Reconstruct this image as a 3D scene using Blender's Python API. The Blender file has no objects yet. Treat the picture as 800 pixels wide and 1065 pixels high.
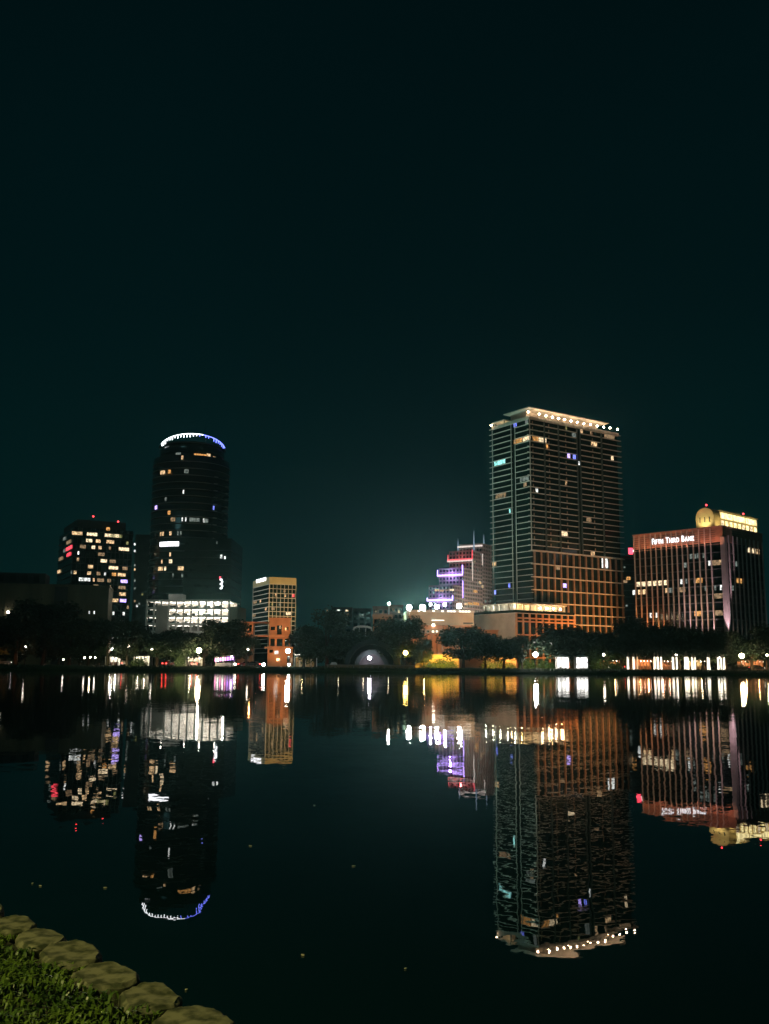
import bpy, math, random
from mathutils import Vector, Matrix, noise
random.seed(11)
PI = math.pi
R = math.radians
S = bpy.context.scene
COL = S.collection

# ------------------------------------------------------------------ camera
FPX, W0, H0 = 1000.0, 800.0, 1065.0
PITCH, ROLL, EYE = R(9.1), R(0.42), 1.75
cam = bpy.data.cameras.new('camera'); camo = bpy.data.objects.new('camera', cam); COL.objects.link(camo)
cam.sensor_fit = 'HORIZONTAL'; cam.sensor_width = 36.0; cam.lens = FPX / W0 * 36.0
cam.clip_start = 0.1; cam.clip_end = 20000
CM = Matrix.Rotation(PI / 2 + PITCH, 3, 'X') @ Matrix.Rotation(ROLL, 3, 'Z')
camo.matrix_world = Matrix.Translation((0, 0, EYE)) @ CM.to_4x4()
S.camera = camo

def ray(px, py):
    return CM @ Vector(((px - W0 / 2) / FPX, -(py - H0 / 2) / FPX, -1.0))
def at(px, py, D):
    d = ray(px, py); k = D / d.y
    return Vector((d.x * k, D, EYE + d.z * k))
def on_z(px, py, z):
    d = ray(px, py); k = (z - EYE) / d.z
    return Vector((d.x * k, d.y * k, z))
GZ = 1.3      # park ground above the water
def gx(px, D): return at(px, 691, D).x

# ------------------------------------------------------------------ materials
def mat(name, col, rough=0.7, metal=0.0, emit=None, es=0.0, noise_amt=0.0, nscale=1.0, col2=None, spec=0.5, stretch=None):
    m = bpy.data.materials.new(name); m.use_nodes = True
    nt = m.node_tree; b = nt.nodes['Principled BSDF']
    b.inputs['Base Color'].default_value = (*col, 1); b.inputs['Roughness'].default_value = rough
    b.inputs['Metallic'].default_value = metal; b.inputs['Specular IOR Level'].default_value = spec
    if col2 is not None or noise_amt:
        tc = nt.nodes.new('ShaderNodeTexCoord'); n = nt.nodes.new('ShaderNodeTexNoise')
        n.inputs['Scale'].default_value = nscale; n.inputs['Detail'].default_value = 6
        src = tc.outputs['Object']
        if stretch:
            mp = nt.nodes.new('ShaderNodeMapping'); mp.inputs['Scale'].default_value = stretch
            nt.links.new(src, mp.inputs['Vector']); src = mp.outputs['Vector']
        nt.links.new(src, n.inputs['Vector'])
        r = nt.nodes.new('ShaderNodeValToRGB')
        r.color_ramp.elements[0].position = 0.35; r.color_ramp.elements[1].position = 0.68
        c2 = col2 if col2 is not None else tuple(c * (1 - noise_amt) for c in col)
        r.color_ramp.elements[0].color = (*c2, 1); r.color_ramp.elements[1].color = (*col, 1)
        nt.links.new(n.outputs['Fac'], r.inputs['Fac']); nt.links.new(r.outputs['Color'], b.inputs['Base Color'])
    if emit is not None:
        b.inputs['Emission Color'].default_value = (*emit, 1); b.inputs['Emission Strength'].default_value = es
    return m

def winmat(name, col, s, sc=0.9, low=0.25):
    """a lit room behind glass: uneven brightness from curtains, furniture, lamps"""
    m = bpy.data.materials.new(name); m.use_nodes = True
    nt = m.node_tree; b = nt.nodes['Principled BSDF']
    b.inputs['Base Color'].default_value = (.02, .02, .02, 1); b.inputs['Roughness'].default_value = .15
    g = nt.nodes.new('ShaderNodeNewGeometry'); n = nt.nodes.new('ShaderNodeTexNoise')
    n.inputs['Scale'].default_value = sc; n.inputs['Detail'].default_value = 3
    nt.links.new(g.outputs['Position'], n.inputs['Vector'])
    mr = nt.nodes.new('ShaderNodeMapRange')
    mr.inputs['From Min'].default_value = .35; mr.inputs['From Max'].default_value = .65
    mr.inputs['To Min'].default_value = s * low; mr.inputs['To Max'].default_value = s * 1.5
    nt.links.new(n.outputs['Fac'], mr.inputs['Value'])
    b.inputs['Emission Color'].default_value = (*col, 1)
    nt.links.new(mr.outputs['Result'], b.inputs['Emission Strength'])
    return m

M = {}
M['glass'] = mat('dark_glass', (.006, .012, .013), .12, col2=(.004, .007, .008), nscale=.3)
M['tower_glass'] = mat('tower_glass', (.008, .018, .018), .16, col2=(.004, .008, .008), nscale=.25)
M['slab'] = mat('slab_concrete', (.52, .50, .46), .8, noise_amt=.25, nscale=.6)
M['concrete'] = mat('pale_concrete', (.42, .39, .35), .85, col2=(.27, .25, .22), nscale=.12)
M['beige'] = mat('beige_wall', (.38, .30, .21), .85, col2=(.27, .21, .14), nscale=.15, stretch=(1, 1, .25))
M['dim_beige'] = mat('weathered_wall', (.17, .155, .10), .9, col2=(.09, .085, .055), nscale=.2, stretch=(1, 1, .2))
M['terracotta'] = mat('terracotta_wall', (.46, .25, .14), .85, noise_amt=.3, nscale=.3)
M['brick'] = mat('dusky_brick', (.28, .16, .12), .85, noise_amt=.35, nscale=.4)
M['stone_grid'] = mat('pinkish_stone', (.40, .33, .31), .8, noise_amt=.2, nscale=.1)
M['white'] = mat('white_paint', (.75, .74, .70), .6, noise_amt=.12, nscale=.4)
M['dark_metal'] = mat('dark_metal', (.03, .035, .035), .5, metal=.6, noise_amt=.3, nscale=3)
M['dark_wall'] = mat('dark_wall', (.05, .055, .055), .8, noise_amt=.4, nscale=.2)
M['roofing'] = mat('roof_felt', (.10, .10, .09), .9, noise_amt=.4, nscale=.3)
M['bark'] = mat('bark', (.11, .08, .055), .95, col2=(.05, .035, .025), nscale=5, stretch=(1, 1, .2))
M['pale_bark'] = mat('pale_bark', (.35, .30, .24), .95, col2=(.2, .16, .12), nscale=5)
M['leaf'] = mat('leaf', (.030, .058, .024), .6, col2=(.018, .036, .016), nscale=.6)
M['leaf_b'] = mat('leaf_olive', (.042, .060, .022), .6, col2=(.022, .038, .016), nscale=.6)
M['shrub'] = mat('shrub_leaf', (.06, .10, .03), .5, col2=(.03, .06, .02), nscale=1.2)
M['gold'] = mat('pale_gold_stone', (.62, .52, .30), .7, noise_amt=.15, nscale=.4)
M['pilaster'] = mat('pilaster_stone', (.42, .36, .33), .75, noise_amt=.2, nscale=.3)
M['pil_dark'] = mat('lattice_pilaster', (.30, .19, .13), .85, noise_amt=.3, nscale=.5)
M['cream'] = mat('cream_stone', (.55, .44, .26), .8, noise_amt=.15, nscale=.3)
M['louvre'] = mat('louvre_panel', (.36, .20, .15), .7, noise_amt=.3, nscale=.5)
M['car_red'] = mat('car_paint_red', (.22, .02, .02), .3); M['car_dark'] = mat('car_paint_dark', (.02, .025, .03), .3)
M['car_white'] = mat('car_paint_white', (.6, .6, .58), .3); M['tyre'] = mat('tyre', (.02, .02, .02), .9)
M['rim'] = mat('rim', (.4, .4, .4), .35, metal=.8)
def E(name, col, s): M[name] = mat(name, (.05, .05, .05), .4, emit=col, es=s)
E('lamp_white', (1, .93, .85), 130); E('lamp_warm', (1, .74, .45), 130); E('lamp_yellow', (1, .66, .16), 45)
E('lamp_small', (1, .88, .72), 16); E('flood', (1, .93, .90), 720); E('stage', (.95, .86, 1), 90)
E('neon_white', (.95, .97, 1), 4.5); E('neon_blue', (.16, .2, 1), 4); E('neon_purple', (.50, .32, 1), 3.5); E('neon_red', (1, .10, .13), 1.3)
E('neon_cream', (1, .84, .76), 1.0); E('beacon', (1, .05, .06), 7); E('sign_white', (.95, .96, 1), 2.6); E('tail', (1, .06, .05), 9)
E('head', (1, .93, .82), 16); E('trunk_glow', (1, .90, .70), 3.2); E('trunk_glow_dim', (1, .62, .3), 1.2); E('kiosk', (1, .98, .93), 5); M['kiosk_wall'] = winmat('kiosk_wall', (1, .97, .90), 2.6, sc=1.1, low=.3); E('bulb', (1, .70, .44), 55)
E('tube', (1, .93, .80), 2.6); E('pink', (1, .3, .65), 4); E('purple', (.6, .25, 1), 4); E('red_sign', (1, .07, .12), 3); E('amber', (1, .5, .12), 4)
M['w_warm'] = winmat('window_warm', (1, .66, .34), 1.0); M['w_bright'] = winmat('window_bright', (1, .78, .48), 1.35, low=.35)
M['w_amber'] = winmat('window_amber', (1, .48, .14), .8); M['w_dim'] = winmat('window_dim', (1, .66, .36), .32)
M['w_white'] = winmat('window_white', (.93, .97, .92), 1.2); M['w_teal'] = winmat('window_teal', (.40, 1, .95), 1.2, low=.5)
M['w_blue'] = winmat('window_blue', (.2, .25, 1), 1.6, low=.5); M['w_purple'] = winmat('window_purple', (.5, .38, 1), 2.0, low=.6)
M['w_red'] = winmat('window_red', (1, .07, .10), 1.8, low=.5); M['w_pale'] = winmat('window_pale', (.75, .9, .8), .22)
M['w_gold'] = winmat('window_gold', (1, .82, .38), 1.9, sc=.7, low=.5); M['w_lime'] = winmat('window_lime', (.8, .8, .3), .35)

# ------------------------------------------------------------------ building blocks
class MB:
    def __init__(s): s.v = []; s.f = []
    def box(s, x0, x1, y0, y1, z0, z1):
        if x0 > x1: x0, x1 = x1, x0
        if y0 > y1: y0, y1 = y1, y0
        i = len(s.v)
        s.v += [(x0, y0, z0), (x1, y0, z0), (x1, y1, z0), (x0, y1, z0), (x0, y0, z1), (x1, y0, z1), (x1, y1, z1), (x0, y1, z1)]
        s.f += [tuple(i + k for k in q) for q in ((0, 3, 2, 1), (4, 5, 6, 7), (0, 1, 5, 4), (1, 2, 6, 5), (2, 3, 7, 6), (3, 0, 4, 7))]
        return s
    def prism(s, poly, z0, z1):
        i = len(s.v); n = len(poly)
        s.v += [(p[0], p[1], z0) for p in poly] + [(p[0], p[1], z1) for p in poly]
        s.f += [tuple(i + k for k in reversed(range(n))), tuple(i + n + k for k in range(n))]
        s.f += [(i + k, i + (k + 1) % n, i + n + (k + 1) % n, i + n + k) for k in range(n)]
        return s
    def tube(s, pts, rad, n=8, cap=True):
        i0 = len(s.v); pts = [Vector(p) for p in pts]
        for k, p in enumerate(pts):
            d = (pts[min(k + 1, len(pts) - 1)] - pts[max(k - 1, 0)]).normalized()
            a = d.cross(Vector((0, 0, 1)) if abs(d.z) < .9 else Vector((1, 0, 0))).normalized(); b = d.cross(a)
            r = rad[k] if isinstance(rad, (list, tuple)) else rad
            for j in range(n):
                t = 2 * PI * j / n; s.v.append(tuple(p + (a * math.cos(t) + b * math.sin(t)) * r))
        for k in range(len(pts) - 1):
            for j in range(n):
                s.f.append((i0 + k * n + j, i0 + k * n + (j + 1) % n, i0 + (k + 1) * n + (j + 1) % n, i0 + (k + 1) * n + j))
        if cap:
            s.f.append(tuple(i0 + j for j in range(n))); s.f.append(tuple(i0 + (len(pts) - 1) * n + j for j in reversed(range(n))))
        return s
    def lathe(s, prof, n=16, c=(0, 0, 0)):
        i0 = len(s.v)
        for r, z in prof:
            for j in range(n):
                t = 2 * PI * j / n; s.v.append((c[0] + r * math.cos(t), c[1] + r * math.sin(t), c[2] + z))
        for k in range(len(prof) - 1):
            for j in range(n):
                s.f.append((i0 + k * n + j, i0 + k * n + (j + 1) % n, i0 + (k + 1) * n + (j + 1) % n, i0 + (k + 1) * n + j))
        s.f.append(tuple(i0 + j for j in reversed(range(n)))); s.f.append(tuple(i0 + (len(prof) - 1) * n + j for j in range(n)))
        return s
    def ball(s, c, r, n=10, m=6, sz=1.0):
        return s.lathe([(max(.02 * r, r * math.sin(PI * k / m)), -r * sz * math.cos(PI * k / m)) for k in range(m + 1)], n, c)
    def build(s, name, m, parent=None, smooth=False):
        me = bpy.data.meshes.new(name); me.from_pydata(s.v, [], s.f); me.update()
        me.materials.append(M[m] if isinstance(m, str) else m)
        if smooth: me.polygons.foreach_set('use_smooth', [True] * len(me.polygons))
        o = bpy.data.objects.new(name, me); COL.objects.link(o)
        if parent is not None: o.parent = parent
        return o

def tag(o, label=None, cat=None, group=None, kind=None):
    if label: o['label'] = label
    if cat: o['category'] = cat
    if group: o['group'] = group
    if kind: o['kind'] = kind
    return o
def thing(name, label, cat, loc=(0, 0, 0), rz=0.0, group=None):
    o = bpy.data.objects.new(name, None); COL.objects.link(o)
    o.location = loc; o.rotation_euler = (0, 0, rz); o.empty_display_size = .5
    return tag(o, label, cat, group)
def copy_tree(o, parent=None):
    c = o.copy(); COL.objects.link(c)
    if parent is not None: c.parent = parent
    for ch in list(o.children): copy_tree(ch, c)
    return c
def light(kind, loc, col, power, target=None, angle=60, blend=.6, radius=.5):
    l = bpy.data.lights.new('scene_light', kind); l.color = col; l.energy = power; l.shadow_soft_size = radius  # serves lamps in view and unseen spots added to brighten walls
    o = bpy.data.objects.new('scene_light', l); COL.objects.link(o); o.location = loc
    if kind == 'SPOT':
        l.spot_size = R(angle); l.spot_blend = blend
        o.rotation_euler = (Vector(target) - Vector(loc)).to_track_quat('-Z', 'Y').to_euler()
    return o

class Bld:
    """a building whose near vertical edge stands where the ray through a pixel meets depth D; x runs along the
    right-hand face, y along the left-hand face, both away from the viewer"""
    def __init__(s, name, label, cat, px, py, D, th, base=GZ, group=None):
        d = ray(px, py); s.o = Vector((d.x / d.y * D, D)); s.th = R(th); s.base = base
        s.u = Vector((math.cos(s.th), math.sin(s.th))); s.vv = Vector((-math.sin(s.th), math.cos(s.th)))
        s.root = thing(name, label, cat, (s.o.x, s.o.y, base), s.th, group)
    def R(s, px, py, off=0.0):      # local (x, z) on the right-hand face (plane y = off)
        d = ray(px, py); r = d.x / d.y; o = s.o + s.vv * off
        t = (r * o.y - o.x) / (s.u.x - r * s.u.y); Y = o.y + s.u.y * t
        return t, EYE + d.z / d.y * Y - s.base
    def L(s, px, py, off=0.0):      # local (y, z) on the left-hand face (plane x = off)
        d = ray(px, py); r = d.x / d.y; o = s.o + s.u * off
        t = (r * o.y - o.x) / (s.vv.x - r * s.vv.y); Y = o.y + s.vv.y * t
        return t, EYE + d.z / d.y * Y - s.base
    def world(s, x, y, z):
        p = s.o + s.u * x + s.vv * y
        return Vector((p.x, p.y, s.base + z))
    def win(s, face, px, py, wpx, m, fh=None, z0=0.0, floors=1, off=0.0, hfrac=.62, name='window', proud=.06, hpx=None):
        f = s.R if face == 'R' else s.L
        a, z = f(px - wpx / 2, py, off); b, _ = f(px + wpx / 2, py, off)
        if a > b: a, b = b, a
        if fh:
            k = math.floor((z - z0) / fh); lo = z0 + k * fh + fh * (1 - hfrac) * .6; hi = lo + fh * (hfrac + floors - 1)
        else:
            h = hpx or 3.0; _, zz = f(px, py - h / 2, off); lo, hi = 2 * z - zz, zz
        mb = MB()
        if face == 'R': mb.box(a, b, off - proud, off - .01, lo, hi)
        else: mb.box(off - proud, off - .01, a, b, lo, hi)
        return mb.build(name, m, s.root)

# ------------------------------------------------------------------ world: night sky with the glow of the town low down
w = bpy.data.worlds.new('World'); S.world = w; w.use_nodes = True
nt = w.node_tree; bg = nt.nodes['Background']
tc = nt.nodes.new('ShaderNodeTexCoord'); sp = nt.nodes.new('ShaderNodeSeparateXYZ'); rp = nt.nodes.new('ShaderNodeValToRGB')
nt.links.new(tc.outputs['Generated'], sp.inputs[0]); nt.links.new(sp.outputs['Z'], rp.inputs['Fac'])
els = rp.color_ramp.elements
els[0].position = 0.0; els[0].color = (.0010, .0145, .0145, 1)
els[1].position = .75; els[1].color = (.0003, .0044, .0054, 1)
e = els.new(.12); e.color = (.0005, .0112, .0118, 1)
e = els.new(.35); e.color = (.0003, .0070, .0080, 1)
nz = nt.nodes.new('ShaderNodeTexNoise'); nz.inputs['Scale'].default_value = 2.2; nz.inputs['Detail'].default_value = 5
nt.links.new(tc.outputs['Generated'], nz.inputs['Vector'])
mr = nt.nodes.new('ShaderNodeMapRange'); mr.inputs['To Min'].default_value = .68; mr.inputs['To Max'].default_value = 1.18
nt.links.new(nz.outputs['Fac'], mr.inputs['Value'])
nt.links.new(rp.outputs['Color'], bg.inputs['Color']); nt.links.new(mr.outputs['Result'], bg.inputs['Strength'])
# faint teal fill from behind the viewer, added to lift dark walls and trees
sl = bpy.data.lights.new('fill_sun', 'SUN'); sl.energy = .07; sl.angle = R(15); sl.color = (.38, .95, 1)
so = bpy.data.objects.new('fill_sun', sl); COL.objects.link(so); so.rotation_euler = (R(48), 0, R(-28))

# ------------------------------------------------------------------ water, far ground, bank
def water_mat():
    m = bpy.data.materials.new('lake_water'); m.use_nodes = True
    nt = m.node_tree; b = nt.nodes['Principled BSDF']
    b.inputs['Base Color'].default_value = (.0015, .012, .016, 1); b.inputs['Roughness'].default_value = .008; b.inputs['IOR'].default_value = 1.33
    g = nt.nodes.new('ShaderNodeNewGeometry')
    acc = None
    for sc, amp in ((1.1, .0070), (3.6, .0075), (.3, .004)):
        n = nt.nodes.new('ShaderNodeTexNoise'); n.inputs['Scale'].default_value = sc; n.inputs['Detail'].default_value = .4
        nt.links.new(g.outputs['Position'], n.inputs['Vector'])
        sb = nt.nodes.new('ShaderNodeVectorMath'); sb.operation = 'SUBTRACT'; sb.inputs[1].default_value = (.5, .5, .5)
        nt.links.new(n.outputs['Color'], sb.inputs[0])
        ml = nt.nodes.new('ShaderNodeVectorMath'); ml.operation = 'MULTIPLY'; ml.inputs[1].default_value = (amp, amp, 0)
        nt.links.new(sb.outputs[0], ml.inputs[0])
        if acc is None: acc = ml
        else:
            ad = nt.nodes.new('ShaderNodeVectorMath'); ad.operation = 'ADD'
            nt.links.new(acc.outputs[0], ad.inputs[0]); nt.links.new(ml.outputs[0], ad.inputs[1]); acc = ad
    # fine wind ripples, only out on the open lake and in patches
    n = nt.nodes.new('ShaderNodeTexNoise'); n.inputs['Scale'].default_value = 14; n.inputs['Detail'].default_value = 1
    nt.links.new(g.outputs['Position'], n.inputs['Vector'])
    sb = nt.nodes.new('ShaderNodeVectorMath'); sb.operation = 'SUBTRACT'; sb.inputs[1].default_value = (.5, .5, .5); nt.links.new(n.outputs['Color'], sb.inputs[0])
    sx = nt.nodes.new('ShaderNodeSeparateXYZ'); nt.links.new(g.outputs['Position'], sx.inputs[0])
    mrr = nt.nodes.new('ShaderNodeMapRange'); mrr.inputs['From Min'].default_value = 6; mrr.inputs['To Min'].default_value = .006; mrr.inputs['From Max'].default_value = 62; mrr.inputs['To Max'].default_value = .036
    nt.links.new(sx.outputs['Y'], mrr.inputs['Value'])
    pn = nt.nodes.new('ShaderNodeTexNoise'); pn.inputs['Scale'].default_value = .035; pn.inputs['Detail'].default_value = 2; nt.links.new(g.outputs['Position'], pn.inputs['Vector'])
    pm = nt.nodes.new('ShaderNodeMapRange'); pm.inputs['From Min'].default_value = .35; pm.inputs['From Max'].default_value = .65; pm.inputs['To Min'].default_value = .45; pm.inputs['To Max'].default_value = 1.3
    nt.links.new(pn.outputs['Fac'], pm.inputs['Value'])
    mm = nt.nodes.new('ShaderNodeMath'); mm.operation = 'MULTIPLY'; nt.links.new(mrr.outputs['Result'], mm.inputs[0]); nt.links.new(pm.outputs['Result'], mm.inputs[1])
    sc = nt.nodes.new('ShaderNodeVectorMath'); sc.operation = 'SCALE'; nt.links.new(sb.outputs[0], sc.inputs[0]); nt.links.new(mm.outputs[0], sc.inputs['Scale'])
    a2 = nt.nodes.new('ShaderNodeVectorMath'); a2.operation = 'ADD'; nt.links.new(acc.outputs[0], a2.inputs[0]); nt.links.new(sc.outputs[0], a2.inputs[1])
    m2 = nt.nodes.new('ShaderNodeVectorMath'); m2.operation = 'MULTIPLY'; m2.inputs[1].default_value = (1, 1, 0); nt.links.new(a2.outputs[0], m2.inputs[0]); acc = m2
    ad = nt.nodes.new('ShaderNodeVectorMath'); ad.operation = 'ADD'; ad.inputs[1].default_value = (0, 0, 1)
    nt.links.new(acc.outputs[0], ad.inputs[0])
    nm = nt.nodes.new('ShaderNodeVectorMath'); nm.operation = 'NORMALIZE'; nt.links.new(ad.outputs[0], nm.inputs[0])
    nt.links.new(nm.outputs[0], b.inputs['Normal'])
    return m
M['water'] = water_mat()
mb = MB(); mb.v = [(-900, -60, 0), (900, -60, 0), (900, 420, 0), (-900, 420, 0)]; mb.f = [(0, 1, 2, 3)]
tag(mb.build('water', 'water'), kind='structure')

SHORE = [(-900, 120), (-300, 190), (-150, 208), (-105, 226), (-80, 252), (-55, 262), (-25, 263), (10, 264), (40, 266), (70, 262), (100, 258), (130, 256), (300, 240), (900, 160)]
def shore_y(x):
    for (a, ya), (b, yb) in zip(SHORE, SHORE[1:]):
        if a <= x <= b: return ya + (yb - ya) * (x - a) / (b - a)
    return 260
M['ground'] = mat('park_lawn', (.06, .10, .025), .95, col2=(.03, .055, .015), nscale=.5)
mb = MB()
xs = [-900 + 15 * k for k in range(121)]
for x in xs:
    y = shore_y(x) + noise.noise((x * .06, 0, 0)) * 1.6
    mb.v += [(x, y - .6, -1.0), (x, y - .25, .35), (x, y + 1.6, GZ - .35), (x, y + 4, GZ), (x * 3, 2500, GZ)]
for k in range(len(xs) - 1):
    for j in range(4):
        a = k * 5 + j; mb.f.append((a, a + 5, a + 6, a + 1))
tag(mb.build('ground', 'ground'), kind='structure')
# paved lakeside path and street behind the trees
M['path'] = mat('path_concrete', (.30, .28, .25), .9, noise_amt=.25, nscale=.4)
M['asphalt'] = mat('asphalt', (.05, .05, .05), .9, noise_amt=.3, nscale=1.0)
def strip(name, m, d0, d1, z):
    mb = MB()
    for x in range(-260, 261, 10):
        mb.v += [(x, shore_y(x) + d0, z), (x, shore_y(x) + d1, z)]
    for k in range(52): mb.f.append((2 * k, 2 * k + 2, 2 * k + 3, 2 * k + 1))
    return tag(mb.build(name, m), kind='structure')
strip('lakeside_path', 'path', 7, 10.5, GZ + .012)
strip('street', 'asphalt', 62, 76, GZ + .012)
strip('pavement', 'path', 57, 62, GZ + .13)

# leaf soup helper
def leaf_quad(mb, c, s, nrm=None):
    a = Vector((random.gauss(0, 1), random.gauss(0, 1), random.gauss(0, 1))).normalized()
    b = a.cross(Vector((random.gauss(0, 1), random.gauss(0, 1), random.gauss(0, 1)))).normalized()
    i = len(mb.v); c = Vector(c)
    mb.v += [tuple(c - a * s), tuple(c + b * s * .55), tuple(c + a * s), tuple(c - b * s * .55)]
    mb.f.append((i, i + 1, i + 2, i + 3))

# low plants along the far bank
mb = MB()
for k in range(9000):
    x = random.uniform(-170, 190); y = shore_y(x) + random.uniform(.0, 2.6)
    h = (.35 + .5 * max(0, noise.noise((x * .09, 3, 0)) + .4))
    leaf_quad(mb, (x, y, .35 + random.random() * h + .25 * (y - shore_y(x))), random.uniform(.12, .3))
tag(mb.build('bank_undergrowth', 'shrub'), 'low dark waterside plants fringing the far bank', 'undergrowth', kind='stuff')

# ------------------------------------------------------------------ near bank: stones, soil, grass
ZS = .30
outl = [
    [(-30, 120), (-12, 112), (8, 122), (16, 138), (4, 155), (-28, 158)],
    [(-20, 172), (38, 157), (95, 164), (117, 184), (98, 200), (32, 209), (-18, 205)],
    [(52, 222), (105, 201), (176, 203), (212, 228), (186, 249), (104, 266), (72, 250)],
    [(128, 275), (165, 247), (246, 237), (300, 254), (322, 277), (308, 300), (205, 325), (160, 306)],
    [(233, 345), (290, 312), (370, 309), (441, 340), (443, 364), (388, 379), (292, 390)],
    [(383, 407), (450, 374), (530, 377), (580, 414), (561, 441), (424, 467)],
    [(488, 497), (540, 460), (622, 444), (702, 459), (748, 492), (736, 530), (600, 562), (505, 545)],
    [(640, 585), (700, 545), (800, 540), (880, 575), (890, 610), (760, 650), (660, 640)],
]
labels = ['corner of a bank edging stone cut off by the left edge of the picture', 'flat edging stone with a bright pale chip on its top, at the left',
          'small tan edging stone just above the big stone with the lit front', 'large edging stone with a yellow-lit front face above the grass',
          'wide edging stone with a pointed lit left corner, between the two darkest stones', 'rounded dark brown edging stone, second from the bottom of the row',
          'lowest edging stone with light specks, cut by the bottom edge', 'edging stone past the bottom edge, end of the row']
M['stone'] = mat('edging_stone', (.19, .19, .115), .92, col2=(.035, .045, .018), nscale=11); M['stone'].node_tree.nodes['Color Ramp'].color_ramp.elements[0].position = .40; M['stone'].node_tree.nodes['Color Ramp'].color_ramp.elements[1].position = .58
import bmesh
stone_c = []
for poly, lb in zip(outl, labels):
    pts = [on_z(X / 3.077, 900 + Y / 3.077, ZS) for X, Y in poly]
    c = sum(pts, Vector()) / len(pts); stone_c.append(c); pts = [c + (p - c) * 1.06 for p in pts]
    bm = bmesh.new()
    vs = [bm.verts.new((p.x - c.x, p.y - c.y, 0)) for p in pts]
    f = bm.faces.new(vs)
    if f.normal.z < 0: f.normal_flip()
    r = bmesh.ops.extrude_face_region(bm, geom=[f])
    for v in [g for g in r['geom'] if isinstance(g, bmesh.types.BMVert)]: v.co.z -= .13; v.co.xy *= 1.04
    bmesh.ops.recalc_face_normals(bm, faces=bm.faces)
    bmesh.ops.bevel(bm, geom=list(bm.edges), offset=.016, segments=1, affect='EDGES')
    bmesh.ops.triangulate(bm, faces=bm.faces)
    bmesh.ops.subdivide_edges(bm, edges=bm.edges, cuts=5, use_grid_fill=True)
    for v in bm.verts:
        q = v.co + c
        v.co += Vector((noise.noise(q * 9), noise.noise(q * 9 + Vector((5, 0, 0))), noise.noise(q * 7 + Vector((0, 9, 0))))) * .009 + Vector((0, 0, noise.noise(q * 34))) * .006 + Vector((0, 0, noise.noise(q * 75))) * .003
    me = bpy.data.meshes.new('edging_stone'); bm.to_mesh(me); bm.free(); me.materials.append(M['stone'])
    me.polygons.foreach_set('use_smooth', [True] * len(me.polygons)); me.set_sharp_from_angle(angle=R(30))
    o = bpy.data.objects.new('edging_stone', me); o.location = (c.x, c.y, ZS); COL.objects.link(o)
    tag(o, lb, 'edging stone', 'stones edging the near bank')
# ground behind the stones: a line through the stone centres
a, b = stone_c[1], stone_c[6]; ed = Vector((b.x - a.x, b.y - a.y)).normalized(); en = Vector((-ed.y, ed.x))
if en.y > 0: en = -en            # towards the viewer / land
M['soil'] = mat('bank_soil', (.035, .04, .015), 1.0, col2=(.015, .02, .008), nscale=9)
mb = MB()
for s_ in (-40, 40):
    for d_, z_ in ((-.13, -.4), (-.10, .14), (.12, .265), (1.2, .30), (40, .40)):
        p = Vector((a.x, a.y)) + ed * s_ + en * d_; mb.v.append((p.x, p.y, z_))
mb.f = [(k, k + 1, k + 6, k + 5) for k in range(4)]
tag(mb.build('near_bank', 'soil'), kind='structure')
M['grass'] = mat('grass_blade', (.13, .20, .025), .34, col2=(.04, .09, .015), nscale=3)
mb = MB()
for k in range(52000):
    s_ = random.uniform(-3.5, 5.5); d_ = .02 + abs(random.gauss(0, 1)) * 1.1 if random.random() < .6 else random.uniform(.05, 4)
    p = Vector((a.x, a.y)) + ed * s_ + en * d_
    if p.y < .9: continue
    P = Vector((p.x, p.y, .25 + min(.05, d_ * .05)))
    if d_ < .3 and any((Vector((q.x, q.y)) - p).length < .19 for q in stone_c): continue
    clump = noise.noise((p.x * 2.6, p.y * 2.6, 1))
    h = random.uniform(.025, .06) * (1 + .6 * clump); wd = random.uniform(.004, .009)
    t = random.uniform(0, 2 * PI); dr = Vector((math.cos(t), math.sin(t), 0)); sd = Vector((-dr.y, dr.x, 0)) * wd
    ln = random.uniform(.3, 1.1)
    p1 = P + dr * h * .35 * ln + Vector((0, 0, h * .75)); p2 = P + dr * h * ln + Vector((0, 0, h * random.uniform(.7, 1.0)))
    i = len(mb.v)
    mb.v += [tuple(P - sd * .6), tuple(P + sd * .6), tuple(p1 + sd), tuple(p1 - sd), tuple(p2)]
    mb.f += [(i, i + 1, i + 2, i + 3), (i + 3, i + 2, i + 4)]
tag(mb.build('grass', 'grass'), 'dark green leafy grass on the near bank', 'grass', kind='stuff')
M['dead_leaf'] = mat('dead_leaf', (.55, .52, .38), .6, col2=(.4, .36, .22), nscale=20)
for px, py, r_, lb in [(327, 837.5, .05, 'tiny pale leaf floating farthest out on the dark water'), (260.5, 879.5, .05, 'tiny pale leaf floating right of the mirrored round tower'),
                       (368, 900.5, .035, 'tiny pale leaf floating alone in the middle of the dark water'), (315, 993, .03, 'tiny bright leaf floating low in the middle of the dark water'),
                       (422, 1007, .02, 'tiny dim leaf floating nearest the bottom edge, right of the middle'), (34, 918.5, .03, 'left one of two tiny leaves floating side by side beyond the first stones'),
                       (42, 921, .03, 'right one of two tiny leaves floating side by side beyond the first stones'), (109.5, 923, .03, 'tiny leaf floating left of the mirrored blue and white arc'),
                       (194, 1029, .018, 'tiny leaf floating just beyond the two lowest stones')]:
    r_ *= .36; p = on_z(px, py, .006); mb = MB(); t = random.uniform(0, 6)
    ring_ = [(r_ * (1.0 if k % 2 == 0 else .8) * math.cos(2 * PI * k / 8) * 1.4, r_ * .8 * math.sin(2 * PI * k / 8)) for k in range(8)]
    mb.prism([(x * math.cos(t) - y * math.sin(t), x * math.sin(t) + y * math.cos(t)) for x, y in ring_], -.003, .002)
    o = mb.build('floating_leaf', 'dead_leaf'); o.location = p; tag(o, lb, 'leaf', 'leaves floating on the lake')
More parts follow.
